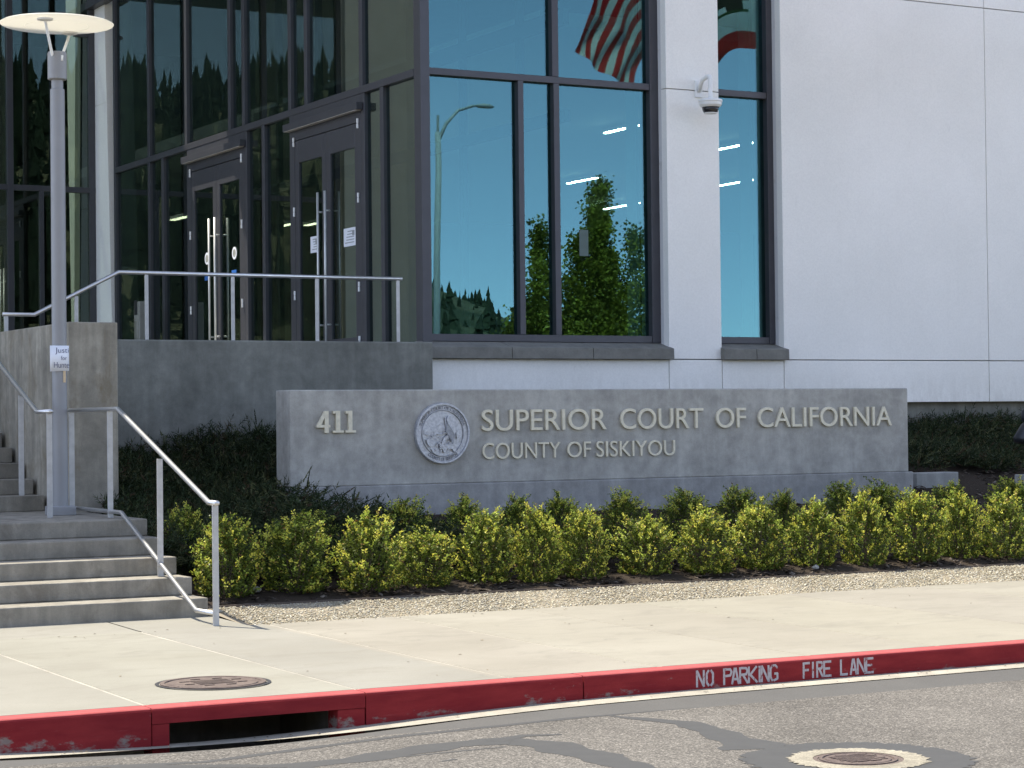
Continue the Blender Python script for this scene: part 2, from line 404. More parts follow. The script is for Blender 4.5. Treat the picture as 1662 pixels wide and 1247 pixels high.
# storm drain opening in the kerb
sd = thing('storm_drain', ((xi0+xi1)/2, YK+.05, -1.84), 'storm drain opening cut into the red kerb', 'storm drain')
zl = at(300, 1172, y=YK)[2]
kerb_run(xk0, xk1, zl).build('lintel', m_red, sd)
for (x0, x1) in ((xk0, xi0), (xi1, xk1)):
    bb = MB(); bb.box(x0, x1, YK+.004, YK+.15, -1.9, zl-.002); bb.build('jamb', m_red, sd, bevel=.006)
bb = MB()
bb.quad((xi0, YK+.9, -2.4), (xi1, YK+.9, -2.4), (xi1, YK+.9, -1.70), (xi0, YK+.9, -1.70))
bb.quad((xi0, YK+.15, -2.4), (xi0, YK+.9, -2.4), (xi0, YK+.9, -1.70), (xi0, YK+.15, -1.70))
bb.quad((xi1, YK+.15, -2.4), (xi1, YK+.9, -2.4), (xi1, YK+.9, -1.70), (xi1, YK+.15, -1.70))
bb.quad((xi0, YK, -2.4), (xi1, YK, -2.4), (xi1, YK+.9, -2.4), (xi0, YK+.9, -2.4))
bb.quad((xi0, YK+.15, -1.70), (xi1, YK+.15, -1.70), (xi1, YK+.9, -1.70), (xi0, YK+.9, -1.70))
bb.build('chamber', concrete('drain_concrete', (.12, .11, .095), .2, .2), sd)

# stencilled words on the kerb
ST = {'N': [[(0,0),(0,1)], [(.02,1),(1,0)], [(1,0),(1,1)]], 'O': [[(.35,.02),(.08,.22),(.08,.78),(.35,.98)], [(.65,.98),(.92,.78),(.92,.22),(.65,.02)]],
 'P': [[(0,0),(0,1)], [(.16,.97),(.8,.95),(1,.78),(.8,.56),(.16,.54)]], 'A': [[(0,0),(.42,1)], [(.55,1),(1,0)], [(.36,.3),(.66,.3)]],
 'R': [[(0,0),(0,1)], [(.16,.97),(.8,.95),(1,.78),(.8,.56),(.16,.54)], [(.45,.46),(1,0)]], 'K': [[(0,0),(0,1)], [(.95,1),(.16,.5),(1,0)]],
 'I': [[(.5,0),(.5,1)]], 'G': [[(.95,.82),(.7,.98),(.3,.98),(.06,.75),(.06,.25),(.3,.02)], [(.5,.02),(.95,.12),(.95,.45),(.6,.45)]],
 'F': [[(0,0),(0,1)], [(.18,.96),(1,.96)], [(.18,.52),(.8,.52)]], 'E': [[(0,0),(0,1)], [(.18,.96),(1,.96)], [(.18,.52),(.8,.52)], [(.18,.04),(1,.04)]],
 'L': [[(0,0),(0,1)], [(.18,.04),(1,.04)]]}
def stroke(mb, pts, w_, y, map_, k0):
    for i in range(len(pts)-1):
        p, q = Vector(map_(*pts[i])), Vector(map_(*pts[i+1])); t = (q-p).normalized(); nrm = Vector((-t.y, t.x))*w_/2
        p2, q2 = p-t*w_*.2, q+t*w_*.2; yy = y-.0004*((k0+i) % 7)
        mb.add([(c.x, yy, c.y) for c in (p2+nrm, p2-nrm, q2-nrm, q2+nrm)], [(0, 1, 2, 3)])
def stencil(word, spots, h0, h1):
    mb = MB()
    for ch, (pa, pb) in zip(word, spots):
        xa, xb = at(pa, 1085, y=YK)[0], at(pb, 1085, y=YK)[0]
        for k0, pts in enumerate(ST[ch]):
            stroke(mb, pts, .016, YK-.0012, lambda u, v: (xa+(xb-xa)*u, h0+(h1-h0)*v), k0*2)
    return mb
def px_(c): return 1110+c/5.036
zt, zb_ = -1.645, -1.748
stencil('NO', [(px_(105), px_(160)), (px_(180), px_(240))], zb_, zt).build('stencil_lettering', m_stencil, kerb)
stencil('PARKING', [(px_(327), px_(388)), (px_(392), px_(445)), (px_(458), px_(518)), (px_(530), px_(595)), (px_(600), px_(634)), (px_(635), px_(690)), (px_(702), px_(765))], zb_, zt).build('stencil_lettering', m_stencil, kerb)
stencil('FIRE', [(px_(978), px_(1025)), (px_(1040), px_(1068)), (px_(1088), px_(1132)), (px_(1145), px_(1200))], zb_, zt).build('stencil_lettering', m_stencil, kerb)
stencil('LANE', [(px_(1283), px_(1335)), (px_(1362), px_(1408)), (px_(1420), px_(1478)), (px_(1490), px_(1545))], zb_, zt).build('stencil_lettering', m_stencil, kerb)

# pavement as slabs with tooled joints between them
YB = 16.2
joint_px = [((9, 1069), (237, 1139)), ((147, 1011), (480, 1090)), ((435, 1013), (794, 1095)), ((640, 1005), (1044, 1074)), ((1000, 1015), (1255, 1053)), ((1068, 986), (1466, 1039))]
jx = [.9]
for p, q in joint_px:
    jx.append(float((at(*p, z=-1.6)[0] + at(*q, z=-1.61)[0])/2))
jx += [jx[-1]+1.55, jx[-1]+3.1, jx[-1]+4.7, jx[-1]+6.3, jx[-1]+8, 24, 34, 60]
jx = [-40, -20, -4, -2.4] + jx
sw = MB()
for i in range(len(jx)-1):
    for (ya, yb) in ((YK+.157, YB),):
        za = WZ+(ya-YK)/(YB-YK)*(WZB-WZ); zb2 = WZ+(yb-YK)/(YB-YK)*(WZB-WZ)
        g_ = .008
        x0, x1 = jx[i]+g_, jx[i+1]-g_; ya2, yb2 = ya+(0 if ya < 13 else .004), yb-(.004 if yb < 15 else 0)
        e = .012
        V = [(x0, ya2, za-.012), (x1, ya2, za-.012), (x1, yb2, zb2-.012), (x0, yb2, zb2-.012), (x0+e, ya2+e*(ya > 13), za), (x1-e, ya2+e*(ya > 13), za), (x1-e, yb2-e*(yb < 15), zb2), (x0+e, yb2-e*(yb < 15), zb2)]
        tn = .975+.05*((i*37) % 11)/10
        sw.add(V, [(4, 5, 6, 7), (0, 1, 5, 4), (1, 2, 6, 5), (2, 3, 7, 6), (3, 0, 4, 7)], (tn, tn*(.995+.01*((i*53) % 7)/6), tn*(.985+.025*((i*29) % 5)/4)))
bx_ = [x for x in jx if x < 6.4]+[6.452]
for i in range(len(bx_)-1):                                  # the pavement runs on to the foot of the steps
    tn = .975+.05*((i*37) % 11)/10
    sw.add([(bx_[i]+.008, YB-.0005, WZB), (bx_[i+1]-.008, YB-.0005, WZB), (bx_[i+1]-.008, 17.02, -1.570), (bx_[i]+.008, 17.02, -1.570)], [(0, 1, 2, 3)], (tn, tn, tn))
tag(sw.build('sidewalk', m_walk), kind='structure')
m_joint = concrete('joint_mortar', (.36, .335, .28), .25, .1)
tag(MB().quad((-40, YK+.158, WZ-.006), (60, YK+.158, WZ-.006), (60, YB-.002, WZB-.006), (-40, YB-.002, WZB-.006)).quad((-40, YB-.001, WZB-.006), (6.455, YB-.001, WZB-.006), (6.455, 17.02, -1.578), (-40, 17.02, -1.578)).build('sidewalk_joint', m_joint), kind='structure')
tag(MB().box(-40, xi0-.02, YK+.158, YB-.002, -2.4, WZ-.03).box(xi1+.02, 60, YK+.158, YB-.002, -2.4, WZ-.03).box(xi0-.019, xi1+.019, YK+.95, YB-.002, -2.4, WZ-.03).build('sidewalk_base', m_footing), kind='structure')

# planting bed profile: rises from the pavement to the foot of the building
def zg(Y):
    P = [(16.2, -1.60), (17.27, -1.53), (18.0, -1.42), (20.0, -.95), (20.8, -.76), (22.0, -.52), (22.55, -.31), (22.9, -.12), (30, .0)]
    for (a_, za), (b_, zb2) in zip(P, P[1:]):
        if Y <= b_: return za+(zb2-za)*max(0, (Y-a_))/(b_-a_)
    return P[-1][1]
def strip(name, y0, y1, x0, x1, m, ny, nx, amp):
    b = MB(); V = []
    for j in range(ny+1):
        for i in range(nx+1):
            Y = y0+(y1-y0)*j/ny; X = x0+(x1-x0)*i/nx
            V.append((X, Y, zg(Y)+amp*(math.sin(3.1*X+1.7*Y)+math.sin(5.3*X-2.9*Y))*.5))
    Fq = [(j*(nx+1)+i, j*(nx+1)+i+1, (j+1)*(nx+1)+i+1, (j+1)*(nx+1)+i) for j in range(ny) for i in range(nx)]
    b.add(V, Fq); return tag(b.build(name, m, smooth=True), kind='structure')
strip('gravel_strip_ground', YB+.002, 17.27, 6.46, 40, m_grav, 4, 120, .004)
strip('planting_bed_ground', 17.27, 22.9, 6.46, 40, m_soil, 24, 140, .02)
tag(MB().box(6.47, 40, 17.255, 17.275, -1.7, -1.512).build('bed_edging', plain('weathered_edging', (.09, .07, .055), .9)), 'thin weathered edging board between gravel strip and shrub bed', 'edging')

def stones(name, n, x0, x1, y0, y1, smin, smax, cols, m, flat=.6, lift=.3, seed=1, elong=1.0):
    rg = np.random.default_rng(seed)
    P = np.stack([rg.uniform(x0, x1, n), rg.uniform(y0, y1, n), np.zeros(n)], 1)
    P[:, 2] = [zg(y) for y in P[:, 1]]
    s = rg.uniform(smin, smax, n); an = rg.uniform(0, math.pi, n)
    o8 = np.array([[1, 0, 0], [0, 1, 0], [-1, 0, 0], [0, -1, 0], [0, 0, 1], [0, 0, -1]], float)
    L = o8[None]*np.stack([s*elong, s*rg.uniform(.6, 1, n), s*flat*rg.uniform(.6, 1.2, n)], 1)[:, None, :]
    L = L*(1+rg.uniform(-.25, .25, (n, 6, 1)))
    til = rg.uniform(-.5, .5, n)[:, None]; L = np.stack([L[..., 0], L[..., 1], L[..., 2]+L[..., 0]*til], 2)
    ca, sa = np.cos(an)[:, None], np.sin(an)[:, None]
    V = np.stack([L[..., 0]*ca-L[..., 1]*sa, L[..., 0]*sa+L[..., 1]*ca, L[..., 2]], 2) + P[:, None, :]
    V[..., 2] += (s*lift)[:, None]
    f8 = np.array([[0,1,4],[1,2,4],[2,3,4],[3,0,4],[1,0,5],[2,1,5],[3,2,5],[0,3,5]])
    Fq = (f8[None]+6*np.arange(n)[:, None, None]).reshape(-1, 3)
    cs = np.array(cols)[rg.integers(0, len(cols), n)]*rg.uniform(.75, 1.2, (n, 1))
    return np_mesh(name, V.reshape(-1, 3), Fq, m, colors=np.repeat(cs, 8, 0))
tag(stones('gravel', 40000, 6.52, 21, 16.21, 17.25, .005, .0145, [(.38, .335, .235), (.32, .285, .20), (.45, .41, .31), (.28, .24, .165), (.36, .30, .20), (.26, .245, .205), (.49, .455, .365)], m_peb, seed=3), 'tan pebble gravel strip between sidewalk and shrubs', 'gravel', kind='stuff')
tag(stones('bark_mulch', 9000, 6.5, 22, 17.29, 21.2, .012, .035, [(.06, .045, .033), (.035, .026, .02), (.10, .078, .06), (.07, .058, .048), (.16, .135, .11)], m_chip, flat=.25, seed=5, elong=1.7), 'dark bark mulch under the shrubs', 'mulch', kind='stuff')
for i, (px, py, s_) in enumerate([(417, 981, .034), (345, 985, .02), (1324, 936, .03), (365, 979, .022)]):
    q = at(px, py, z=-1.56); mb = MB(); rr = random.Random(i)
    mb.lathe([(.3*s_, 0), (.8*s_, .25*s_), (s_, .7*s_), (.75*s_, 1.2*s_), (.3*s_, 1.5*s_)], 0, 0, 9)
    mb.v = [(x*1.3*rr.uniform(.85, 1.1)+q[0], y*rr.uniform(.85, 1.1)+q[1], z*rr.uniform(.9, 1.1)+zg(q[1])) for x, y, z in mb.v]
    tag(mb.build('stone', m_footing), ['pale upright stone at the edge of the gravel near the handrail foot', 'small grey stone beside the foot of the stair handrail', 'pale stone on the edging before the sunlit shrubs', 'small round stone in the shade by the lowest step'][i], 'stone')

rgl = np.random.default_rng(8); V = []; C = []
for k_ in range(170):
    X = rgl.uniform(3, 15); m_ = rgl.random()
    if m_ < .45: Y = rgl.uniform(11.86, 12.02); Z = gut(X)+.004
    elif m_ < .75: Y = YB-abs(rgl.normal(0, .12))-.01; Z = WZB+.003
    else: Y = rgl.uniform(12.3, 16); Z = WZ+(Y-YK)/(YB-YK)*(WZB-WZ)+.003
    s_ = rgl.uniform(.006, .02); a_ = rgl.uniform(0, 6.28); dx, dy = math.cos(a_)*s_, math.sin(a_)*s_
    V += [(X-dx, Y-dy, Z), (X-dy*.4, Y+dx*.4, Z+.004), (X+dx, Y+dy, Z+.001), (X+dy*.4, Y-dx*.4, Z+.003)]; C.append(np.array([(.10, .07, .04), (.18, .13, .06), (.06, .05, .035), (.28, .26, .2)][int(rgl.integers(0, 4))]))
tag(np_mesh('leaf_litter', np.array(V), np.arange(len(V)).reshape(-1, 4), m_chip, None, np.array(C)), 'dry leaf scraps along the gutter and sidewalk', 'litter', kind='stuff')
# sealed cracks and joints in the road
def ribbon(mb, pts, wid, z, jag=.25, seed=0):
    rr = random.Random(seed); P = [Vector(at(x, y, z=z)) for x, y in pts]
    Q = []; Wd = []
    wl = wid if isinstance(wid, list) else [wid]*len(P)
    for i in range(len(P)-1):
        n = max(2, int((P[i+1]-P[i]).length/.05))
        for k_ in range(n): Q.append(P[i].lerp(P[i+1], k_/n)); Wd.append(wl[i]+(wl[i+1]-wl[i])*k_/n)
    Q.append(P[-1]); Wd.append(wl[-1]); L = []; Rr = []
    for i, p in enumerate(Q):
        t = (Q[min(i+1, len(Q)-1)]-Q[max(0, i-1)]).normalized(); nn = Vector((-t.y, t.x, 0))
        q1 = .6*math.sin(i*.31+seed)+.45*math.sin(i*.83+2*seed)+.35*rr.uniform(-1, 1); q2 = .6*math.sin(i*.27+3*seed)+.45*math.sin(i*.71+seed)+.35*rr.uniform(-1, 1)
        L.append(p+nn*Wd[i]*(.5+q1*jag*.5)); Rr.append(p-nn*Wd[i]*(.5+q2*jag*.5))
    pass
    n = len(Q); mb.add(L+Rr, [(i, i+1, n+i+1, n+i) for i in range(n-1)])
mb = MB(); ribbon(mb, [(-200, 1268), (0, 1252), (330, 1237), (640, 1196), (945, 1164), (1300, 1131), (1662, 1099), (1900, 1078)], .07, ZR+.0012, .18, 1)
tag(mb.build('road_joint_sealant', m_seal_tar), kind='structure')
mb = MB(); ribbon(mb, [(180, 1246), (330, 1243), (420, 1244), (500, 1242), (570, 1234), (640, 1222), (740, 1209), (830, 1203), (900, 1209), (960, 1226), (1030, 1247), (1090, 1268)], [.10, .12, .11, .16, .18, .24, .2, .26, .3, .24, .22, .2], ZR+.0014, .3, 2)
ribbon(mb, [(800, 1203), (850, 1194), (912, 1192)], [.12, .10, .03], ZR+.0018, .3, 3)
ribbon(mb, [(480, 1243), (500, 1252), (520, 1268)], [.14, .25, .2], ZR+.0020, .3, 4)
ribbon(mb, [(985, 1161), (1040, 1167), (1110, 1174), (1165, 1187), (1200, 1203), (1225, 1216)], [.03, .10, .17, .2, .26, .4], ZR+.0016, .3, 5)
ribbon(mb, [(716, 1236), (740, 1232)], .03, ZR+.0010, .3, 6)
ribbon(mb, [(640, 1229), (700, 1224), (820, 1212)], .03, ZR+.0011, .3, 7)
tag(mb.build('road_crack_sealant', m_seal_tar), kind='structure')
mc = Vector(at(1393, 1233, z=ZR))
def ring(mb, c, ri, ro, z, jo=.0, ji=.0, n=140, seed=0):
    rr = random.Random(seed); V = []
    po = [ro*(1+rr.uniform(-jo, jo)) for _ in range(n)]; pi_ = [ri*(1+rr.uniform(-ji, ji)) for _ in range(n)]
    for i in range(n):
        a_ = 2*math.pi*i/n; V += [(c.x+pi_[i]*math.cos(a_), c.y+pi_[i]*math.sin(a_), z), (c.x+po[i]*math.cos(a_), c.y+po[i]*math.sin(a_), z)]
    mb.add(V, [(2*i, 2*i+1, 2*((i+1) % n)+1, 2*((i+1) % n)) for i in range(n)])
mb = MB(); ring(mb, mc, .355, .60, ZR+.0022, .05, .06, seed=3); tag(mb.build('road_manhole_sealant', m_seal_tar), kind='structure')
def manhole(c, r, z, label, collar=False):
    t = thing('manhole_cover', (c.x, c.y, z), label, 'manhole cover')
    mb = MB(); mb.lathe([(.01, z+.008), (r*.84, z+.008), (r*.85, z+.002), (r*.9, z+.002), (r*.91, z+.009), (r*.995, z+.009), (r, z-.02)], c.x, c.y, 64)
    mb.build('lid', m_iron, t)
    mb = MB(); ring(mb, c, r+.006, r+.03, z+.004, n=64); mb.build('rim', m_iron if collar else m_dark, t)
    mb = MB()
    for i in range(8):
        a_ = i*math.pi/4+.3; mb.box(c.x+r*.55*math.cos(a_)-.03, c.x+r*.55*math.cos(a_)+.03, c.y+r*.55*math.sin(a_)-.008, c.y+r*.55*math.sin(a_)+.008, z+.008, z+.013)
    for j in range(-3, 4): mb.box(c.x-.12, c.x+.12, c.y+.03*j-.007, c.y+.03*j+.007, z+.008, z+.012)
    mb.build('raised_pattern', m_iron, t)
    if collar:
        mb = MB(); ring(mb, c, r+.031, .365, z+.006, .05, 0, seed=9); mb.build('concrete_collar', concrete('collar_concrete', (.27, .245, .19), .2, .1, fine=.35), t)
    return t
manhole(mc, .205, ZR-.001, 'round iron manhole cover in a pale concrete ring in the road', True)
c2 = Vector(at(346, 1109, z=-1.612)); manhole(c2, .33, -1.6125, 'brown iron manhole cover set in the sidewalk above the storm drain')

# ------------------------------------------------------------------ stairs
XS = 6.42
lower = thing('lower_steps', (4, 17.6, WZB), 'sunlit lower flight of five broad concrete steps rising from the sidewalk', 'stairs')
Y0, tr, rs = 17.0, .37, .149
pts = [(Y0, -1.66)]
for i in range(5):
    pts += [(Y0+tr*i, -1.568+rs*(i+1)), (Y0+tr*(i+1), -1.568+rs*(i+1))]
LZ = -1.568+5*rs
for i in range(5):
    y0 = Y0+tr*i; y1 = Y0+tr*(i+1)+(.0 if i < 4 else 2.6)
    mb = MB(); mb.box(-6, XS, y0, y1 if i == 4 else 21, -1.568+rs*i-.1 if i == 0 else -1.568+rs*i, -1.568+rs*(i+1)-.0)
    if i == 4: mb = MB(); mb.box(-6, XS, y0, 21, -1.568+rs*4, LZ)
    mb.build('landing' if i == 4 else 'step', m_step, lower, bevel=.012)
upper = thing('upper_steps', (4, 22, LZ), 'shaded upper flight of concrete steps rising along the stair wall', 'stairs')
for i in range(11):
    y0 = 20.87+.372*i
    MB().box(-6, 6.21, y0, 26, LZ+.152*i+.001, LZ+.152*(i+1)).build('step', m_step, upper, bevel=.008)
# the wall between stairs and terrace
MB().box(6.25, 6.735, 20.2, 26, -1.2, .985).build('stair_wall', m_cheek, bevel=.012)
sw_o = bpy.data.objects['stair_wall']; tag(sw_o, 'brown stained concrete stair wall behind the lamp post', 'wall')
tw = MB(); tw.box(6.75, 11.2, 22.4, 22.75, -.6, .912); tag(tw.build('terrace_wall', m_terr, bevel=.015), 'grey concrete terrace wall below the entrance railing', 'wall')
tag(MB().box(-6, 11.30, 22.76, 36.5, .3, .80).build('terrace_floor', m_footing), kind='structure')
tag(MB().box(-6, 6.2, 25.5, 36.4, .2, .795).build('terrace_floor', m_footing), kind='structure')

# ------------------------------------------------------------------ courthouse
H = thing('courthouse', (14, 23, .2), 'white panelled courthouse with dark framed glass entrance and tall blue windows', 'building')
YW, YG, XE = 22.72, 23.0, 11.356
TOP = 9.55
xp0, xp1, xw1 = 14.60, 15.385, 16.325                      # pillar and second window
seamX = [19.68, 23.0, 26.4, 29.8, 33.2, 36.6, 40]
g = .0055
def panel(mb, x0, x1, z0, z1, y0=YW, y1=YW+.12): mb.box(x0+g, x1-g, y0, y1, z0+g, z1-g)
mb = MB(); zs0, zs1, zs2, zs3 = .186, .737, 4.075, 5.475
xl = [xw1]+seamX
for i in range(len(xl)-1):
    for z0, z1 in ((zs1, zs3), (zs3, TOP)): panel(mb, xl[i], xl[i+1], z0, z1)
for x0, x1 in ((11.345, xp0), (xp0, xp1), (xp1, xw1)): panel(mb, x0, x1, zs0, zs1)
for i in range(len(xl)-1): panel(mb, xl[i], xl[i+1], zs0, zs1)
panel(mb, xp0, xp1, zs1, zs2); panel(mb, xp0, xp1, zs2, TOP)
mb.build('wall', m_white, H, bevel=.004)
mb = MB()   # white returns beside the windows and the wall body behind the panels
for x0, x1 in ((xp0+.006, xp1-.006), (xw1+.006, 40)): mb.box(x0, x1, YW+.10, YG+.35, zs1, TOP)
mb.box(11.4, 40, YW+.10, YG+.3, zs0+.01, zs1+.03)
mb.build('wall_body', m_return, H)
mb = MB(); mb.box(11.25, 40, YW+.14, YG+.29, -.6, zs0+.008); mb.build('foundation', m_terr, H)
mb = MB(); mb.box(XE-.05, 40, YW-.02, 34, TOP, TOP+.2); mb.box(XE-.05, 40, 42, 54, TOP, TOP+.2); mb.box(12.6, 40, 34, 42, TOP, TOP+.2)  # gap left open here to let sun onto the added columns
mb.build('roof', m_int_grey, H)
MB().box(.6, XE-.06, YW-.02, 31.5, TOP, TOP+.2).build('entrance_roof', m_frame, H)

# window frames along the street front
zt0, zt1, zb0, zb1 = 4.07, 4.15, .945, 1.03
fy0, fy1 = YG-.09, YG+.06
w1 = MB()
w1.box(XE-.03, 11.445, YG-.10, YG+.08, zb0-.16, TOP)                                     # corner post
w1.box(11.447, xp0-.12, fy0, fy1, zt0, zt1); w1.box(11.447, xp0-.12, fy0, fy1, zb0, zb1)
w1.box(xp0-.118, xp0+.004, fy0-.01, fy1, zb0, TOP)
for x0, x1 in ((12.625, 12.70), (13.115, 13.195)): w1.box(x0, x1, fy0-.004, fy1, zb1+.001, zt0-.001)
w1.box(13.10, 13.19, fy0-.004, fy1, zt1+.001, TOP)
f1 = w1.build('window_frame', m_frame, H, bevel=.004)
MB().box(11.45, xp0-.12, YG-.012, YG+.002, zb1, TOP).build('pane', m_glass, f1)
w2 = MB()
w2.box(xp1-.05, xp1+.03, fy0, fy1, zb0, TOP); w2.box(xp1+.032, xw1-.085, fy0, fy1, zt0, zt1); w2.box(xp1+.032, xw1-.085, fy0, fy1, zb0, zb1)
w2.box(xw1-.083, xw1+.004, fy0-.01, fy1, zb0, TOP)
f2 = w2.build('window_frame', m_frame, H, bevel=.004)
MB().box(xp1+.03, xw1-.085, YG-.012, YG+.002, zb1, TOP).build('pane', m_glass, f2)
def sill(x0, x1, m=m_sill):
    P = [(YG-.06, .945), (YW-.08, .868), (YW-.085, .735), (YW+.03, .735), (YG-.06, .74)]
    MB().prism([(x0, y, z) for y, z in P], (x1-x0, 0, 0)).build('sill', m, H, bevel=.004)
for x0, x1 in ((11.24, 12.36), (12.367, 13.47), (13.477, 14.625)): sill(x0, x1)
for x0, x1 in ((15.365, 15.85), (15.857, 16.35)): sill(x0, x1)

# entrance front (faces the stairs)
def ybar(mb, Y, wdt, z0, z1, x0=XE-.03, x1=XE+.07): mb.box(x0, x1, Y-wdt/2, Y+wdt/2, z0, z1)
YE1 = 34.05
en = MB()
en.box(XE-.036, XE+.07, YG+.082, YE1, zt0-.01, zt1)
en.box(XE-.036, XE+.07, YG+.082, YE1, .80, .86)
for Y in (32.42, 30.76, 29.0, 28.47, 26.82, 26.28, 24.57): ybar(en, Y, .10, zt1+.001, TOP)
for Y in (32.42, 31.80, 30.68, 28.40, 27.76, 26.78, 24.52, 23.98): ybar(en, Y, .10, .861, zt0-.011)
en.box(XE-.03, XE+.07, YE1-.03, YE1+.06, .8, TOP)
fe = en.build('window_frame', m_frame, H, bevel=.004)
gl = MB(); gl.box(XE+.015, XE+.03, YG+.09, YE1, .86, TOP)
# panes sit everywhere except in the door bays
gl = MB(); gl.box(XE+.015, XE+.03, YG+.09, YE1, zt0+.02, TOP)
for ya, yb in ((YG+.09, 24.50), (26.80, 28.38), (30.70, YE1)): gl.box(XE+.015, XE+.03, ya, yb, .84, zt0)
gl.build('pane', m_glass_e, fe)
m_pull = plain('satin_steel_pull', (.66, .66, .63), .4, .35)
def door_pair(ya, yb):                                       # ya nearest, yb farthest
    zh = 3.72
    hd = MB(); hd.box(XE-.03, XE+.06, ya, yb, zh, zt0-.012)
    hd.box(XE-.036, XE-.03, ya+.01, yb-.01, zh+.10, zh+.115)
    hd.build('door_header', m_frame, H)
    cn = MB(); cn.box(XE-.12, XE-.035, ya-.06, yb+.12, zh+.135, zh+.225)
    cn.build('door_canopy', m_frame, H, bevel=.003)
    MB().box(XE-.116, XE-.045, ya-.03, yb+.09, zh+.126, zh+.1345).build('canopy_underside', plain('canopy_soffit', (.32, .29, .25), .6), H)
    ym = (ya+yb)/2
    for s_, (p, q) in enumerate(((ya+.07, ym-.004), (ym+.004, yb-.07))):
        d = MB(); x0, x1 = XE-.028, XE+.02; st = .13
        d.box(x0, x1, p, p+st, .815, zh-.01); d.box(x0, x1, q-st, q, .815, zh-.01)
        d.box(x0, x1, p+st, q-st, zh-.30, zh-.01); d.box(x0, x1, p+st, q-st, .815, 1.06)
        dr = d.build('door', m_frame, H, bevel=.003)
        MB().box(XE-.006, XE+.004, p+st, q-st, 1.06, zh-.30).build('pane', m_glass_e, dr)
        hy = ym-.115 if s_ == 0 else ym+.115
        hb = MB(); hb.tube([(XE-.10, hy, .98), (XE-.10, hy, 2.95)], .016, 10)
        for z in (1.25, 2.70): hb.tube([(XE-.10, hy, z), (XE-.029, hy, z)], .012, 8)
        hb.build('handle', m_pull, dr, smooth=True)
        ho = p if s_ == 0 else q
        for z in (.95, 1.62, 2.72, zh-.08):
            MB().lathe([(.015, z), (.015, z+.055), (.009, z+.056), (.009, z+.064), (.015, z+.065), (.015, z+.12)], XE-.045, ho, 10).build('hinge', m_white_plastic, dr)
    for y_ in (ya, yb-.068): MB().box(XE-.03, XE+.06, y_, y_+.068, .80, zh-.001).build('door_jamb', m_frame, H)
    return ym, zh
DR = door_pair(24.57, 26.73); DL = door_pair(28.45, 30.63)

# white pier at the far end of the entrance, slightly tapered, and the left wing
pb = MB(); P = [(YE1+.06, .6), (YE1+.06+.42*0+.36, TOP), (35.05, TOP), (34.95, .6)]
zs = [.6, 5.25, 5.265, TOP]
def pier_y(z, near): 
    t = (z-.6)/(TOP-.6); return (YE1+.062+.45*t) if near else (34.92+.20*t)
for z0, z1, x0 in ((.6, 5.25, XE-.06), (5.25, 5.265, XE-.05), (5.265, TOP, XE-.06)):
    V = []
    for z in (z0, z1):
        V += [(x0, pier_y(z, True), z), (x0, pier_y(z, False), z), (XE+.4, pier_y(z, False), z), (XE+.4, pier_y(z, True), z)]
    pb.add(V, [(0, 3, 2, 1), (4, 5, 6, 7), (0, 1, 5, 4), (1, 2, 6, 5), (2, 3, 7, 6), (3, 0, 4, 7)])
pb.build('pier', m_white, H)
en2 = MB(); en2.box(XE-.2, XE-.03, YE1+.02, YE1+1.2, 6.86, 6.98); en2.build('door_canopy', m_frame, H)
YL = 35.0
XL0 = 7.0
lw = MB()
zlw = at(80, 307, y=YL)[2]
for x in (XE-.115, at(15, 200, y=YL)[0]): lw.box(x-.05, x+.05, YL-.06, YL+.06, .8, TOP+4)
lw.box(XL0, XE-.06, YL-.055, YL+.055, zlw-.045, zlw+.045); lw.box(XL0, XE-.06, YL-.055, YL+.055, .8, .9)
lw.box(at(67, 400, y=YL)[0]-.035, at(67, 400, y=YL)[0]+.035, YL-.055, YL+.055, .9, zlw-.046)
zl2 = at(140, 58, y=YL)[2]; lw.box(at(120, 58, y=YL)[0], XE-.17, YL-.05, YL+.05, zl2-.03, zl2+.03)
for x in (8.45, 7.05): lw.box(x-.05, x+.05, YL-.06, YL+.06, .8, TOP+4)
lf = lw.build('window_frame', m_frame, H, bevel=.004)
MB().box(XL0, XE-.06, YL-.004, YL+.008, .8, TOP+4).build('pane', m_glass_e, lf)
MB().box(-8, XL0-.06, YL-.1, YL+.3, .6, TOP+4).build('wall', m_taupe, H)

# interior behind the glass
it = MB(); it.box(XE+.1, 40, YG+.4, 54, .55, .79); it.box(-8, XE, YL+.1, 54, .55, .79); it.build('interior_floor', m_int_floor, H)
it = MB(); it.box(14.4, 40, 25.5, 52, 5.30, 5.5); it.build('interior_ceiling', m_int_white, H)
it = MB(); it.box(-8, 40, 54.01, 54.3, .8, TOP+7); it.box(39.5, 39.8, 23.4, 54, .8, TOP-.01); it.box(-8, -7.7, 35.4, 54, .8, TOP+7)
it.box(12.2, 12.5, 44, 53, .8, TOP-.01); it.build('interior_wall', m_int_grey, H)
for bx in ((xp0-.045, xp0-.005, YG+.361, YG+.60), (xw1-.035, xw1+.005, YG+.361, YG+.60), (21.5, 21.9, 33.5, 33.9)):
    MB().box(*bx, .8, 5.3).build('interior_partition', m_int_white, H)
vb = MB()
for Y in (24.6, 26.2, 27.8, 29.4, 31.0, 32.6): vb.box(13.55, 13.63, Y-.05, Y+.05, .8, TOP)
vb.box(13.55, 13.63, 23.4, 33.6, 3.7, 3.85); vb.box(13.55, 13.63, 23.4, 33.6, 4.9, 5.1)
vb.build('vestibule_frame', m_frame, H)
it = MB(); it.box(18.6, 18.8, 38.3, 46, .8, TOP); it.build('interior_wall', plain('interior_sage', (.46, .43, .34), .8, var=.06, scale=2), H)
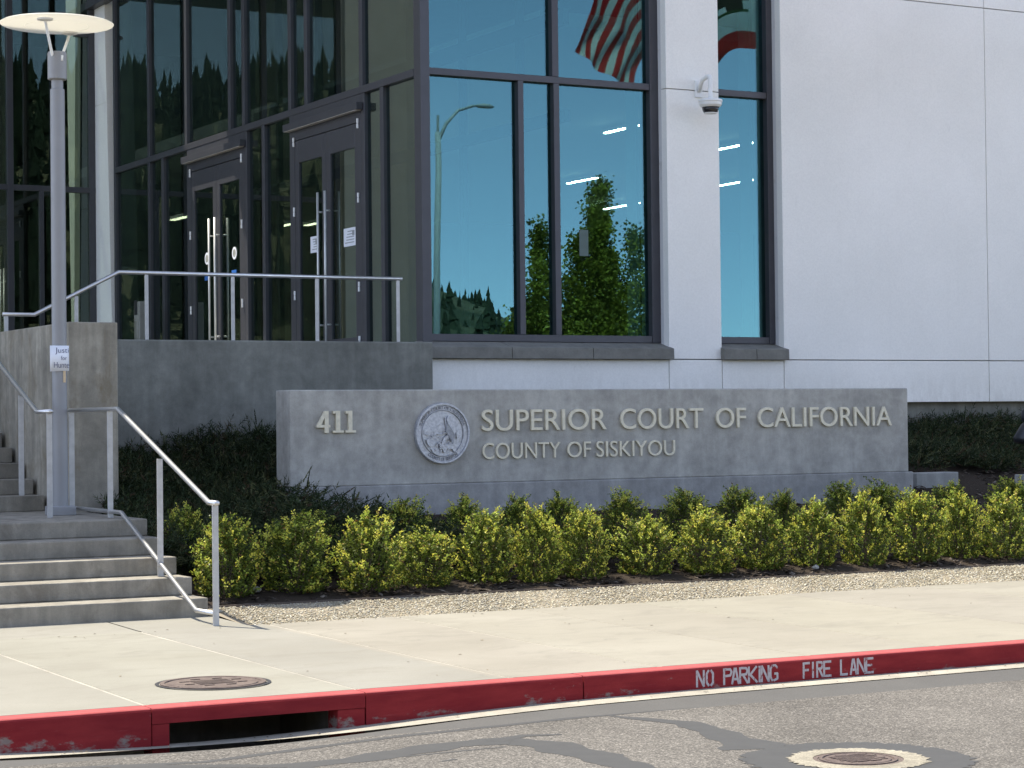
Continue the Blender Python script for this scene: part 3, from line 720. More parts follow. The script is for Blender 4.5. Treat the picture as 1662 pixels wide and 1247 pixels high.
# leaning white columns added as bright strips, sunlit through the roof gap
for (xc, yc, zb2, d_) in ((12.02, 38.2, 1.3, .62), (12.62, 37.25, 2.6, .62)):
    cb = MB(); cb.add([(xc, yc+d_*.5, zb2), (xc+.1, yc+d_*.5, zb2), (xc+.1, yc+d_*.5+.12, zb2), (xc, yc+d_*.5+.12, zb2), (xc, yc, TOP-.05), (xc+.1, yc, TOP-.05), (xc+.1, yc+d_+.1, TOP-.05), (xc, yc+d_+.1, TOP-.05)],
        [(0, 3, 2, 1), (4, 5, 6, 7), (0, 1, 5, 4), (1, 2, 6, 5), (2, 3, 7, 6), (3, 0, 4, 7)]); cb.build('added_column', m_white, H)

# ceiling lights inside
LL = ['white strip light seen through the big window just above the tree reflection', 'white strip light high in the big window beside the pillar', 'white strip light in the narrow window, the upper one', 'white strip light in the narrow window, the lower one', 'thin white strip light low in the big window beside the pillar']
for i, (px, py) in enumerate([(945, 292), (1010, 208), (1188, 237), (1186, 297), (1012, 333)]):
    q = at(px, py, z=5.22); L = {0: .62, 1: .6, 2: 1.1, 3: 1.2, 4: .9}[i]
    t = thing('ceiling_light', (q[0], q[1], 5.28), LL[i], 'ceiling light', 'strip lights inside the courthouse')
    MB().box(q[0]-.035, q[0]+.035, q[1]-L, q[1]+L, 5.19, 5.205).build('diffuser', m_strip, t)
    MB().box(q[0]-.06, q[0]+.06, q[1]-L-.02, q[1]+L+.02, 5.206, 5.26).build('housing', m_white_plastic, t)

for (px, py, lb_) in ((291, 352, 'small strip light seen through the far entrance panes'), (469, 362, 'small strip light seen between the two pairs of entrance doors'), (509, 361, 'small strip light seen through the left leaf of the near doors')):
    q = at(px, py, z=3.7)
    t = thing('ceiling_light', (q[0], q[1], 3.76), lb_, 'ceiling light', 'strip lights inside the courthouse')
    MB().box(q[0]-.05, q[0]+.05, q[1]-.35, q[1]+.35, 3.66, 3.675).build('diffuser', m_strip2, t)
    MB().box(q[0]-.06, q[0]+.06, q[1]-.37, q[1]+.37, 3.676, 3.73).build('housing', m_white_plastic, t)
# notices and stickers on the doors
def on_x(px, py, X): return at(px, py, x=X)
def notice(px0, px1, py0, py1, X, label, lines=5):
    a_ = on_x(px0, py0, X); b_ = on_x(px1, py1, X); ys = sorted((a_[1], b_[1])); zs_ = sorted((a_[2], b_[2]))
    t = thing('paper_notice', (X, (ys[0]+ys[1])/2, zs_[0]), label, 'notice', 'notices on the entrance doors')
    MB().box(X-.0015, X+.0015, ys[0], ys[1], zs_[0], zs_[1]).build('sheet', m_paper, t)
    mb = MB(); rr = random.Random(int(px0))
    for i in range(lines):
        z = zs_[1]-(i+1.2)*(zs_[1]-zs_[0])/(lines+1.5); mb.box(X-.003, X-.0016, ys[0]+.04, ys[1]-.04-rr.random()*.08, z-.006, z+.006)
    mb.box(X-.003, X-.0016, ys[0]+.03, ys[0]+.10, zs_[1]-.10, zs_[1]-.04)
    mb.build('printed_lines', plain('print_grey', (.35, .36, .36), .8), t)
notice(504, 517.5, 385, 409, XE-.012, 'white paper notice behind the pull handle of the near doors')
notice(558, 577.5, 372, 398, XE-.012, 'white paper notice on the right leaf of the near doors')
def decal(px, py, rz, ry, label):
    q = on_x(px, py, XE-.012); n = 28; mb = MB()
    V = [(XE-.012, q[1]+ry*math.cos(2*math.pi*i/n), q[2]+rz*math.sin(2*math.pi*i/n)) for i in range(n)]
    t = thing('door_decal', q, label, 'decal', 'round seals on the far doors')
    mb.prism(V, (-.002, 0, 0)); mb.build('disc', m_paper, t)
    mb = MB(); V = [(XE-.0142, q[1]+ry*.62*math.cos(2*math.pi*i/n), q[2]+rz*.62*math.sin(2*math.pi*i/n)) for i in range(n)]
    mb.prism(V, (-.001, 0, 0)); mb.build('emblem', plain('emblem_grey', (.30, .30, .26), .7, var=.5, scale=60), t)
decal(336, 420, .088, .088, 'round white seal on the left leaf of the far doors')
decal(380.5, 411, .088, .088, 'round white seal on the right leaf of the far doors')
for px, py, lb in ((336, 451, 'small blue sticker below the left door seal'), (380, 443, 'small blue sticker below the right door seal')):
    q = on_x(px, py, XE-.012)
    t = thing('blue_sticker', q, lb, 'sticker', 'blue stickers on the far doors'); MB().box(XE-.014, XE-.011, q[1]-.09, q[1]+.09, q[2]-.04, q[2]+.04).build('label_sheet', m_blue, t)
a_ = at(940, 373, y=YG-.014); b_ = at(955, 416, y=YG-.014)
t = thing('paper_notice', (a_[0], YG-.014, b_[2]), 'pale translucent notice on the big window over the tree reflection', 'notice')
MB().box(a_[0], b_[0], YG-.016, YG-.0135, b_[2], a_[2]).build('sheet', plain('faded_notice', (.09, .13, .12), .7), t)
# push-button post outside the far doors
q = at(228, 545, y=33.2); q0 = (q[0], 33.2, .8)
q = at(228, 500, x=10.9); q0 = (10.9, q[1], .8)
t = thing('call_post', q0, 'grey push button post standing before the far glass panel', 'post')
MB().box(10.84, 10.96, q0[1]-.13, q0[1]+.13, .8, at(228, 490, x=10.9)[2]).build('post', plain('post_grey', (.22, .22, .20), .5), t, bevel=.01)
MB().box(10.836, 10.839, q0[1]-.03, q0[1]+.10, 1.66, 1.88).build('screen', m_black, t)
MB().box(10.832, 10.839, q0[1]-.03, q0[1]+.10, 1.30, 1.58).build('push_plate', m_steel, t, bevel=.004)

# ------------------------------------------------------------------ dome camera on the pillar
q = at(1133, 145, y=YW); e = at(1153, 163, y=YW-.30)
t = thing('security_camera', (q[0], YW, q[2]), 'white dome security camera on a curved arm fixed to the white pillar', 'camera')
MB().box(q[0]-.055, q[0]+.055, YW-.02, YW-.001, q[2]-.105, q[2]+.105).build('wall_plate', m_white_plastic, t, bevel=.006)
ex, ey, ez = e[0], YW-.30, e[2]
arc = [(q[0], YW-.02, q[2]-.03)]
for i in range(9):
    f_ = i/8; an = math.pi*.5*f_
    arc.append((q[0]+(ex-q[0])*(.35+.65*math.sin(an)), YW-.10-(.20)*math.sin(an), q[2]+.02+.10*math.sin(math.pi*(.25+.5*f_))))
arc += [(ex, ey, ez+.05), (ex, ey, ez-.01)]
MB().tube(arc, .028, 12).build('arm', m_white_plastic, t, smooth=True)
MB().lathe([(.03, ez+.03), (.10, ez+.018), (.146, ez+.005), (.15, ez-.02), (.142, ez-.024), (.138, ez-.06), (.115, ez-.085), (.10, ez-.088)], ex, ey, 36).build('housing', m_white_plastic, t, bevel=.002)
MB().lathe([(.105, ez-.0885), (.10, ez-.12), (.085, ez-.15), (.082, ez-.154)], ex, ey, 32).build('dome', m_black_dome, t, smooth=True)
MB().lathe([(.083, ez-.1545), (.080, ez-.164), (.02, ez-.168)], ex, ey, 32).build('dome_ring', m_white_plastic, t)

# ------------------------------------------------------------------ monument sign
YS = 20.0
c_tl = at(470, 632, y=YS); c_tr = at(1471, 631, y=YS); c_bl = at(472, 791, y=YS); c_br = at(1476, 766, y=YS)
sx0, sx1, sz1, sz0 = c_tl[0], c_br[0]-.01, (c_tl[2]+c_tr[2])/2, (c_bl[2]+c_br[2])/2
S = thing('monument_sign', ((sx0+sx1)/2, YS+.35, -1.0), 'long grey concrete monument sign with metal letters and a round seal', 'sign')
MB().box(sx0, sx1, YS, YS+.36, sz0, sz1).build('body', m_sign, S, bevel=.012)
MB().box(sx0+.01, sx1+.045, YS-.03, YS+.39, -1.06, sz0-.0005).build('plinth', m_seal_base, S, bevel=.012)
MB().box(sx0+.25, sx1-.25, YS-.22, YS+.5, -1.45, -1.02).build('footing', m_footing, S, bevel=.01)
def wordline(body, pxa, pxb, pza, pzb, dep=.028, off=0.0, space=1.0):
    x0, x1 = at(pxa, 690, y=YS)[0], at(pxb, 690, y=YS)[0]
    mb = MB(); text_on(mb, body, x0, x1, pza, pzb, YS-.004, dep, off, space=space); return mb.build('raised_word', m_letter, S)
pm = lambda px, py: at(px, py, y=YS)[2]
zt1_, zt0_ = pm(782, 665.0), pm(782, 699.8)
for wd, a_, b_ in (('SUPERIOR', 780.5, 982.5), ('COURT', 1005, 1139.5), ('OF', 1160.3, 1208.5), ('CALIFORNIA', 1228.5, 1445)):
    wordline(wd, a_, b_, zt0_, zt1_)
zc1, zc0 = pm(782, 719.2), pm(782, 745.5)
for wd, a_, b_ in (('COUNTY', 781.2, 907.5), ('OF', 919, 957), ('SISKIYOU', 966, 1093.5)):
    wordline(wd, a_, b_, zc0, zc1, .022, -.004)
# street number with slab feet
z1n, z0n = pm(545, 667), pm(545, 702.5)
def nx(c): return at(440+c/4.374, 690, y=YS)[0]
hgt = z1n-z0n; mb = MB()
def slab(x0, x1, z0, z1, d): mb.box(x0, x1, YS-.004-d, YS-.002, z0, z1)
xa, xb, xc = nx(315), nx(375), nx(412)
slab(nx(372), nx(400), z0n, z1n, .030); slab(xa, xc, z0n+.24*hgt, z0n+.36*hgt, .029)
mb.prism([(xa, YS-.0315, z0n+.30*hgt), (xa+.045, YS-.0315, z0n+.30*hgt), (nx(393), YS-.0315, z1n), (nx(372), YS-.0315, z1n)], (0, .028, 0))
for (x0, x1, xs0, xs1) in ((430, 507, 452, 482), (518, 593, 540, 568)):
    slab(nx(xs0), nx(xs1), z0n+.0, z1n, .030); slab(nx(x0), nx(x1), z0n, z0n+.10*hgt, .0292); slab(nx(x0+4), nx(xs1), z1n-.13*hgt, z1n-.001, .0288)
mb.build('raised_number', m_letter, S)
# round seal
sc = Vector(at(716, 703.5, y=YS)); sr = abs(at(760.5, 703, y=YS)[0]-at(672, 703, y=YS)[0])/2
sl_ = MB(); nn = 64
def disc(mb, r, y0, y1, n=64):
    V = [(sc.x+r*math.cos(2*math.pi*i/n), y0, sc.z+r*math.sin(2*math.pi*i/n)) for i in range(n)]
    mb.prism(V[::-1], (0, y1-y0, 0))
def ring_y(mb, ro, ri, yo, n=64):
    V = []
    for i in range(n):
        a_ = 2*math.pi*i/n; cs, sn = math.cos(a_), math.sin(a_)
        V += [(sc.x+r_*cs, y_, sc.z+r_*sn) for r_, y_ in ((ro, yo+.02), (ro-.006, yo), (ri+.006, yo), (ri, yo+.02))]
    mb.add(V, [(4*i+j, 4*i+j+1, 4*((i+1) % n)+j+1, 4*((i+1) % n)+j) for i in range(n) for j in range(3)])
disc(sl_, sr, YS-.03, YS-.001)
seal = sl_.build('seal', m_seal, S)
mb = MB(); ring_y(mb, sr, sr*.91, YS-.048); ring_y(mb, sr*.775, sr*.735, YS-.044); mb.build('rim', m_seal, seal, smooth=False)
m_seal_dark = plain('seal_lettering', (.24, .245, .265), .5, .4)
def arc_text(body, r, a0, a1, inward, hgt_):
    V, Fs = text_geo(body, .0, .5, 0, 1.0, 3); lo, hi = V.min(0), V.max(0); mb = MB(); P = []
    for x, y, z in V:
        t_ = (x-lo[0])/(hi[0]-lo[0]); an = a0+(a1-a0)*t_; rr = r+(y-lo[1])/(hi[1]-lo[1])*hgt_*(1 if not inward else -1)
        P.append((sc.x+rr*math.cos(an), YS-.031-(z+.5)*.006, sc.z+rr*math.sin(an)))
    mb.add(P, Fs); return mb
arc_text('SUPERIOR COURT OF CALIFORNIA', sr*.79, R(162), R(18), False, sr*.105).build('seal_lettering', m_seal_dark, seal)
arc_text('COUNTY OF SISKIYOU', sr*.895, R(232), R(308), True, sr*.105).build('seal_lettering', m_seal_dark, seal)
mb = MB()   # relief: hills, water, ship, seated figure with shield, bear
def rel(pts, d, k_): mb.prism([(sc.x+x*sr, YS-.031-d-.0007*k_, sc.z+y*sr) for x, y in pts][::-1], (0, d, 0))
rel([(-.68, .12), (-.45, .22), (-.25, .19), (-.1, .3), (.0, .2), (.1, .26), (.1, .08), (-.68, .04)], .006, 1)
rel([(-.70, .02), (-.2, .03), (.05, .0), (.05, -.03), (-.2, -.05), (-.7, -.03)], .004, 2)
rel([(-.42, -.08), (-.22, -.08), (-.26, -.15), (-.38, -.15)], .01, 3); rel([(-.34, -.08), (-.34, .04), (-.24, -.06)], .008, 4)
rel([(.12, .45), (.2, .58), (.3, .55), (.32, .42), (.42, .3), (.46, .05), (.4, -.1), (.1, -.22), (-.02, -.4), (-.1, -.4), (.02, -.14), (.2, -.02), (.14, .14), (.18, .3)], .018, 5)
rel([(.12, .08), (.06, .5), (.09, .5), (.17, .1)], .012, 6)
rel([(.46, .1), (.68, .1), (.66, -.14), (.5, -.18)], .012, 7)
rel([(-.12, -.44), (.05, -.36), (.35, -.36), (.48, -.46), (.46, -.58), (.38, -.62), (.34, -.52), (.12, -.52), (.08, -.64), (.0, -.62), (-.02, -.52), (-.14, -.52)], .015, 8)
rel([(-.62, -.2), (-.5, -.16), (-.42, -.28), (-.3, -.3), (-.34, -.42), (-.5, -.44), (-.58, -.34)], .013, 9)
rel([(-.45, -.5), (-.2, -.52), (-.05, -.68), (-.2, -.72), (-.36, -.64)], .008, 10)
rs_ = random.Random(3)
for k_ in range(26):
    x, y = rs_.uniform(-.66, .1), rs_.uniform(-.34, .02); l_ = rs_.uniform(.05, .16)
    if x*x+y*y < .44: rel([(x, y), (x+l_, y+.012), (x+l_, y-.012), (x, y-.02)], rs_.uniform(.004, .011), 11+k_*.2)
for k_ in range(12):
    x, y = .16+.022*k_, .34-.035*k_; rel([(x, y), (x+.014, y), (x-.05, y-.3), (x-.07, y-.3)], .020+.0005*k_, 18+k_*.2)
for k_ in range(20):
    x, y = rs_.uniform(-.5, .55), rs_.uniform(-.68, -.3)
    if x*x+y*y < .46: rel([(x, y), (x+.06, y+.03), (x+.04, y-.04), (x-.02, y-.03)], rs_.uniform(.005, .014), 22+k_*.2)
mb.build('relief', m_seal, seal)

# small concrete pieces and the flood light at the right
q = at(1476, 770, y=20.6); q2 = at(1547, 766, y=20.6)
tag(MB().box(q[0]+.03, q2[0], 20.5, 20.75, -1.3, q2[2]).build('concrete_curb', m_footing, bevel=.01), 'short low concrete curb against the right end of the sign', 'curb')
fx = at(1672, 770, y=19.6); bz = at(1646, 770, y=19.7)
fl = thing('flood_light', (fx[0], 19.6, bz[2]), 'black hooded flood light on a post beside the junipers', 'flood light')
MB().tube([(fx[0]-.0, 19.6, bz[2]), (fx[0], 19.6, bz[2]+.42)], .045, 14).build('post', m_black, fl, smooth=True)
hd = MB(); zc = at(1660, 700, y=19.6)[2]
hd.lathe([(.06, -.16), (.155, -.15), (.17, -.10), (.10, .06), (.07, .10)], 0, 0, 24)
ang = R(10); hd.v = [(x*math.cos(ang)+z*math.sin(ang)+fx[0]-.01, y+19.6, -x*math.sin(ang)+z*math.cos(ang)+zc+.0) for x, y, z in hd.v]
hd.build('hood', m_black, fl, smooth=True)
hd = MB(); hd.lathe([(.03, .09), (.085, .11), (.10, .16), (.09, .24), (.05, .27), (.02, .28)], 0, 0, 20)
hd.v = [(x+fx[0]-.0, y+19.6, z+zc) for x, y, z in hd.v]; hd.build('lamp_head', m_black, fl, smooth=True)
tag(MB().box(bz[0], bz[0]+.5, 19.45, 19.7, -1.4, bz[2]-.001).build('light_footing', m_footing, bevel=.012), 'square concrete footing under the flood light', 'footing')

# ------------------------------------------------------------------ railings
def flat(mb, p, q, w_=.05, d_=.016):
    p, q = Vector(p), Vector(q); mb.add([(c.x+a_*w_/2, c.y+b_*d_/2, c.z) for c in (p, q) for a_, b_ in ((-1, -1), (1, -1), (1, 1), (-1, 1))], [(0,3,2,1), (4,5,6,7), (0,1,5,4), (1,2,6,5), (2,3,7,6), (3,0,4,7)])
XR = 6.21
RH = thing('stair_handrail', (XR, 18.2, LZ), 'steel handrail with a lower rail down the right edge of the lower steps', 'handrail')
pz = lambda px, py, X=XR: at(px, py, x=X)
p1, p2, p3, p4 = pz(116, 668), pz(178, 664), pz(259, 742), pz(349, 819)
trn, bend, end = pz(191, 661.5), pz(339, 816), pz(351, 817)
zr = .145
top = [(XR, p1[1]+.06, zr), (XR, trn[1], zr), (XR, bend[1], bend[2]), (XR, end[1]-.02, bend[2])]
MB().tube(top, .021, 12).build('top_rail', m_steel, RH, smooth=True)
l1, l2, l3, l4 = pz(118, 825), pz(197, 826), pz(319, 991), pz(352, 996)
MB().tube([(XR, l1[1], -.765), (XR, l2[1], -.765), (XR, l3[1], l3[2]), (XR, p4[1], l3[2]+.005)], .019, 12).build('lower_rail', m_steel, RH, smooth=True)
for (Y, zb2, ztp) in ((p1[1], LZ, zr), (p2[1], LZ, zr), (p3[1], -1.568+2*rs, pz(259, 742)[2]-.0), (p4[1], -1.60, bend[2])):
    mb = MB(); flat(mb, (XR, Y, zb2), (XR, Y, ztp-.015)); mb.build('post', m_galv, RH, bevel=.003)
XU = 5.78
UH = thing('stair_handrail', (XU, 20.8, LZ), 'steel handrail climbing the upper steps left of the lamp post', 'handrail')
u1, u2 = at(35, 800, x=XU), at(80, 700, x=XU)
zU = at(80, 668, x=XU)[2]; ub = at(60, 665, x=XU); uo = at(-60, 515, x=XU)
MB().tube([(XU, u2[1]-.05, zU), (XU, ub[1], zU), (XU, uo[1], uo[2])], .021, 12).build('top_rail', m_steel, UH, smooth=True)
mb = MB(); flat(mb, (XU, u2[1], LZ), (XU, u2[1], zU-.015)); mb.build('post', m_galv, UH, bevel=.003)
ut = at(34, 642, x=XU); mb = MB(); flat(mb, (XU, u1[1], at(36, 803, x=XU)[2]-.01), (XU, u1[1], ut[2]-.0)); mb.build('post', m_galv, UH, bevel=.003)
YT = 22.45
TR = thing('terrace_railing', (9, YT, .912), 'steel railing along the top of the terrace wall', 'railing')
tz = 1.629
tp = [(10.84, YT, tz), (7.50, YT, tz), (6.585, YT, at(55, 511, y=YT)[2]), (6.25, YT, at(55, 511, y=YT)[2])]
MB().tube(tp, .022, 12).build('top_rail', m_steel, TR, smooth=True)
for px in (238, 378, 514.5, 646):
    X = at(px, 500, y=YT)[0]; mb = MB(); flat(mb, (X, YT, .912), (X, YT, tz-.015), .04, .016); mb.build('post', m_galv, TR, bevel=.003)
for px, zb2, ztp in ((124, .93, at(124, 481, y=YT)[2]), (10, .985, at(10, 513, y=YT)[2])):
    X = at(px, 510, y=YT)[0]; mb = MB(); flat(mb, (X, YT, zb2-.02), (X, YT, ztp), .04, .016); mb.build('post', m_galv, TR, bevel=.003)

# ------------------------------------------------------------------ lamp post with disc
YLm = 19.8
lx = at(98, 800, y=YLm)[0]; lzt = at(92, 85, y=YLm)[2]
LP = thing('lamp_post', (lx, YLm, LZ), 'grey lamp post with a pale round disc on the stair landing', 'lamp post')
MB().box(lx-.115, lx+.115, YLm-.115, YLm+.115, LZ, LZ+.085).build('base', m_lamp, LP, bevel=.008)
zn = at(92, 145, y=YLm)[2]; zh0 = at(92, 130, y=YLm)[2]
MB().lathe([(.073, LZ+.085), (.068, LZ+1.0), (.066, zn-.004), (.062, zn)], lx, YLm, 28).build('pole', m_lamp, LP, smooth=False)
MB().lathe([(.054, zn+.001), (.054, zh0)], lx, YLm, 24).build('neck', m_lamp, LP)
MB().lathe([(.082, zh0+.001), (.088, zh0+.008), (.088, lzt-.012), (.084, lzt-.01), (.084, lzt)], lx, YLm, 28).build('head', m_lamp, LP)
dz = at(92, 41, y=YLm)[2]; dr_ = .52
for (bx, by, ox, oy) in ((-.055, -.04, -.216, -.345), (.02, -.082, .205, .265)):
    MB().tube([(lx+bx, YLm+by, lzt-.09), (lx+bx, YLm+by, lzt-.05), (lx+ox, YLm+oy, dz-.024)], .0125, 10).build('arm', m_white_plastic, LP, smooth=True)
    MB().lathe([(.03, dz-.034), (.07, dz-.026), (.075, dz-.012)], lx+ox, YLm+oy, 20).build('arm_mount', m_white_plastic, LP)
MB().lathe([(.01, dz-.012), (.283, dz-.012), (.286, dz-.009), (.292, dz-.009), (.295, dz-.012), (.46, dz-.006), (.515, dz+.004), (dr_, dz+.012), (.50, dz+.022), (.30, dz+.045), (.01, dz+.06)], lx, YLm, 72).build('disc', m_disc, LP, smooth=False)
# paper sign held to the post
a_ = at(81, 561, y=YLm-.075); b_ = at(113, 603, y=YLm-.075)
t = thing('paper_sign', (a_[0], YLm-.075, b_[2]), 'white hand lettered paper sign fixed to the lamp post', 'sign')
w_ = b_[0]-a_[0]; h_ = a_[2]-b_[2]; mb = MB(); V = []; n = 8
for i in range(n+1):
    f_ = i/n; V += [(a_[0]+w_*f_, YLm-.075+.03*max(0, f_-.72)**2*6, b_[2]+.006*f_), (a_[0]+w_*f_, YLm-.075+.03*max(0, f_-.72)**2*6, a_[2]+.0)]
mb.add(V, [(2*i, 2*i+2, 2*i+3, 2*i+1) for i in range(n)]); sh = mb.build('sheet', m_paper, t, smooth=True)
so_ = sh.modifiers.new('thick', 'SOLIDIFY'); so_.thickness = .002
for wd, fa, fb, ha, hb_ in (('Justi', .27, .96, .66, .92), ('for', .56, .86, .44, .60), ('Hunte', .2, .97, .14, .36)):
    mb = MB(); text_on(mb, wd, a_[0]+w_*fa, a_[0]+w_*fb, b_[2]+h_*ha, b_[2]+h_*hb_, YLm-.0765, .0015, -.012); mb.build('handwritten_word', m_ink, t)
a2 = at(104.5, 600, y=YLm-.07); b2 = at(104.5, 621, y=YLm-.07)
MB().box(a2[0]-.012, a2[0]+.012, YLm-.073, YLm-.0695, b2[2], a2[2]).build('stick', m_wood, t, bevel=.002)

# ------------------------------------------------------------------ plants
def shrub_mesh(seed, H_=.62, Rm=.31):
    rg = np.random.default_rng(seed)
    ns = 330; V = []; C = []
    nsec = 9; tall = rg.uniform(.82, 1.10, nsec); bul = rg.uniform(.84, 1.10, nsec); ph0 = rg.uniform(0, 6.28); lean = rg.uniform(-.05, .05, 2)
    stems = MB()
    for i in range(ns):
        th = rg.uniform(0, 2*math.pi); si = int(((th+ph0) % (2*math.pi))/(2*math.pi)*nsec) % nsec; sec = tall[si]
        h = rg.uniform(.05, 1.0)
        prof = (.70+.32*math.sin(min(1, h*1.5)*math.pi*.6))*(1-.50*max(0, h-.66)**1.4/.34**1.4)
        rr_ = Rm*prof*rg.uniform(.80, 1.04)*bul[si]*(1+.05*math.sin(9*th+7*h))
        tip = np.array([math.cos(th)*rr_+lean[0]*h, math.sin(th)*rr_+lean[1]*h, max(.04, H_*h*sec*rg.uniform(.95, 1.05))])
        topn = rg.random() < .24
        if topn: tip[:2] *= rg.uniform(.05, .75); tip[2] = H_*sec*rg.uniform(.80, 1.09)
        L = rg.uniform(.09, .17); d = np.array([math.cos(th)*.6, math.sin(th)*.6, rg.uniform(.45, 1.2)]); d /= np.linalg.norm(d)
        root = tip-d*L; root[2] = max(.015, root[2])
        ctone = rg.random()
        if i % 16 == 0: stems.tube([(root[0]*.2, root[1]*.2, 0.0), tuple(root*.75), tuple(tip)], [.006, .004, .002], 4, caps=False)
        nl = int(rg.integers(17, 25))
        for k_ in range(nl):
            f_ = (k_+1)/nl; p = root+(tip-root)*f_+rg.normal(0, .007, 3)
            a1 = rg.uniform(0, 2*math.pi); out = np.array([math.cos(a1), math.sin(a1), rg.uniform(-.1, .9)])+d*.6*f_; out /= np.linalg.norm(out)
            sd_ = np.cross(out, rg.normal(0, 1, 3)); sd_ /= (np.linalg.norm(sd_)+1e-6)
            ll = rg.uniform(.017, .030); ww = ll*rg.uniform(.48, .66)
            mid = p+out*ll*.5
            V += [p, mid+sd_*ww*.5, p+out*ll, mid-sd_*ww*.5]
            y_ = rg.random()
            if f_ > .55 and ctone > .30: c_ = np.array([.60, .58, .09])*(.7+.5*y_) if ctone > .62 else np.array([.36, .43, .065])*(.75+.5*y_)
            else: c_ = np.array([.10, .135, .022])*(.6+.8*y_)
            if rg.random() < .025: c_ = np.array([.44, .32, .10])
            if rg.random() < .04: c_ = np.array([.15, .08, .025])
            C.append(c_)
    for i in range(1700):
        th = rg.uniform(0, 2*math.pi); h = rg.uniform(.06, .9); q_ = rg.uniform(.25, .9)*Rm*(.78-.4*max(0, h-.6)/.4)
        p = np.array([math.cos(th)*q_, math.sin(th)*q_, H_*h*.97]); out = rg.normal(0, 1, 3)+np.array([math.cos(th), math.sin(th), .5]); out /= np.linalg.norm(out)
        sd_ = np.cross(out, rg.normal(0, 1, 3)); sd_ /= (np.linalg.norm(sd_)+1e-6); ll = rg.uniform(.02, .032); mid = p+out*ll*.5
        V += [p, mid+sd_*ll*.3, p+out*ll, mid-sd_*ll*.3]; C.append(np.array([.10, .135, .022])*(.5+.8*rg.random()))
    V = np.array(V); Fq = np.arange(len(V)).reshape(-1, 4)
    return V, Fq, np.array(C), stems
protos = []
for s_ in range(6):
    V, Fq, C, stems = shrub_mesh(100+s_)
    protos.append((V, Fq, C, stems))
meshes = []
front = [(366, 968, 850, 105), (479, 962, 845, 120), (593, 957, 842, 106), (692, 951, 862, 96), (787, 948, 836, 98), (873, 943, 832, 80), (950, 940, 835, 80), (1048, 938, 846, 96), (1143, 928, 834, 96), (1235, 924, 818, 88), (1319, 922, 819, 84), (1404, 917, 810, 82), (1486, 914, 806, 82), (1557, 908, 808, 70), (1628, 906, 808, 80), (1712, 902, 802, 84), (1795, 898, 798, 84)]
back = [(305, 900, 838, 70), (512, 900, 846, 84), (652, 905, 826, 92), (752, 890, 823, 84), (838, 890, 820, 70), (905, 890, 815, 80), (1012, 890, 812, 84), (1110, 885, 811, 86), (1196, 875, 806, 76), (1272, 880, 812, 60), (1365, 875, 796, 74), (1430, 870, 794, 76), (1545, 870, 799, 80), (1645, 868, 793, 90), (1740, 865, 790, 86)]
ORD = ['first', 'second', 'third', 'fourth', 'fifth', 'sixth', 'seventh', 'eighth', 'ninth', 'tenth', 'eleventh', 'twelfth', 'thirteenth', 'fourteenth', 'fifteenth', 'sixteenth', 'seventeenth']
proto_obj = []
for s_, (V, Fq, C, stems) in enumerate(protos):
    e_ = bpy.data.objects.new('boxwood_shrub', None); col.objects.link(e_)
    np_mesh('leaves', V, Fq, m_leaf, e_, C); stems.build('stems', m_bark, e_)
    proto_obj.append(e_)
used = [False]*6
def place_shrub(i, q, hh, wid, rot, label, grp):
    pr = proto_obj[i]
    if not used[i]: o = pr; used[i] = True
    else:
        o = pr.copy(); col.objects.link(o)
        for ch in pr.children:
            c = ch.copy(); col.objects.link(c); c.parent = o
    o.location = Vector([float(v) for v in q]); o.rotation_euler = (0, 0, rot); o.scale = (wid, wid, hh)
    tag(o, label, 'shrub', grp)
rr = random.Random(5)
for i, (px, pb_, pt, wpx) in enumerate(front):
    q = at(px, pb_, z=-1.555); Yc = 17.68 + .05*math.sin(i*2.1); X = at(px, pb_-40, y=Yc)[0]
    zb2 = zg(Yc)-.02; ztop = at(px, pt, y=Yc)[2]; hh = (ztop-zb2)/.62
    wid = wpx*math.hypot(X, Yc)/3560/.62*1.15
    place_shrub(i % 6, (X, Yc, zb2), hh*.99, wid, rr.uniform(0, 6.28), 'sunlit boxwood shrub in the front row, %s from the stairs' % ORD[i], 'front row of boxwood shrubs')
for i, (px, pb_, pt, wpx) in enumerate(back):
    Yc = 18.75 + rr.uniform(-.1, .1); X = at(px, pt+20, y=Yc)[0]
    zb2 = zg(Yc)-.03; ztop = at(px, pt-8, y=Yc)[2]; hh = (ztop-zb2)/.62
    wid = wpx*math.hypot(X, Yc)/3560/.62*1.12
    place_shrub((i*5+2) % 6, (X, Yc, zb2), hh*1.0, wid, rr.uniform(0, 6.28), 'shaded boxwood shrub in the back row, %s from the stairs' % ORD[i], 'back row of boxwood shrubs')

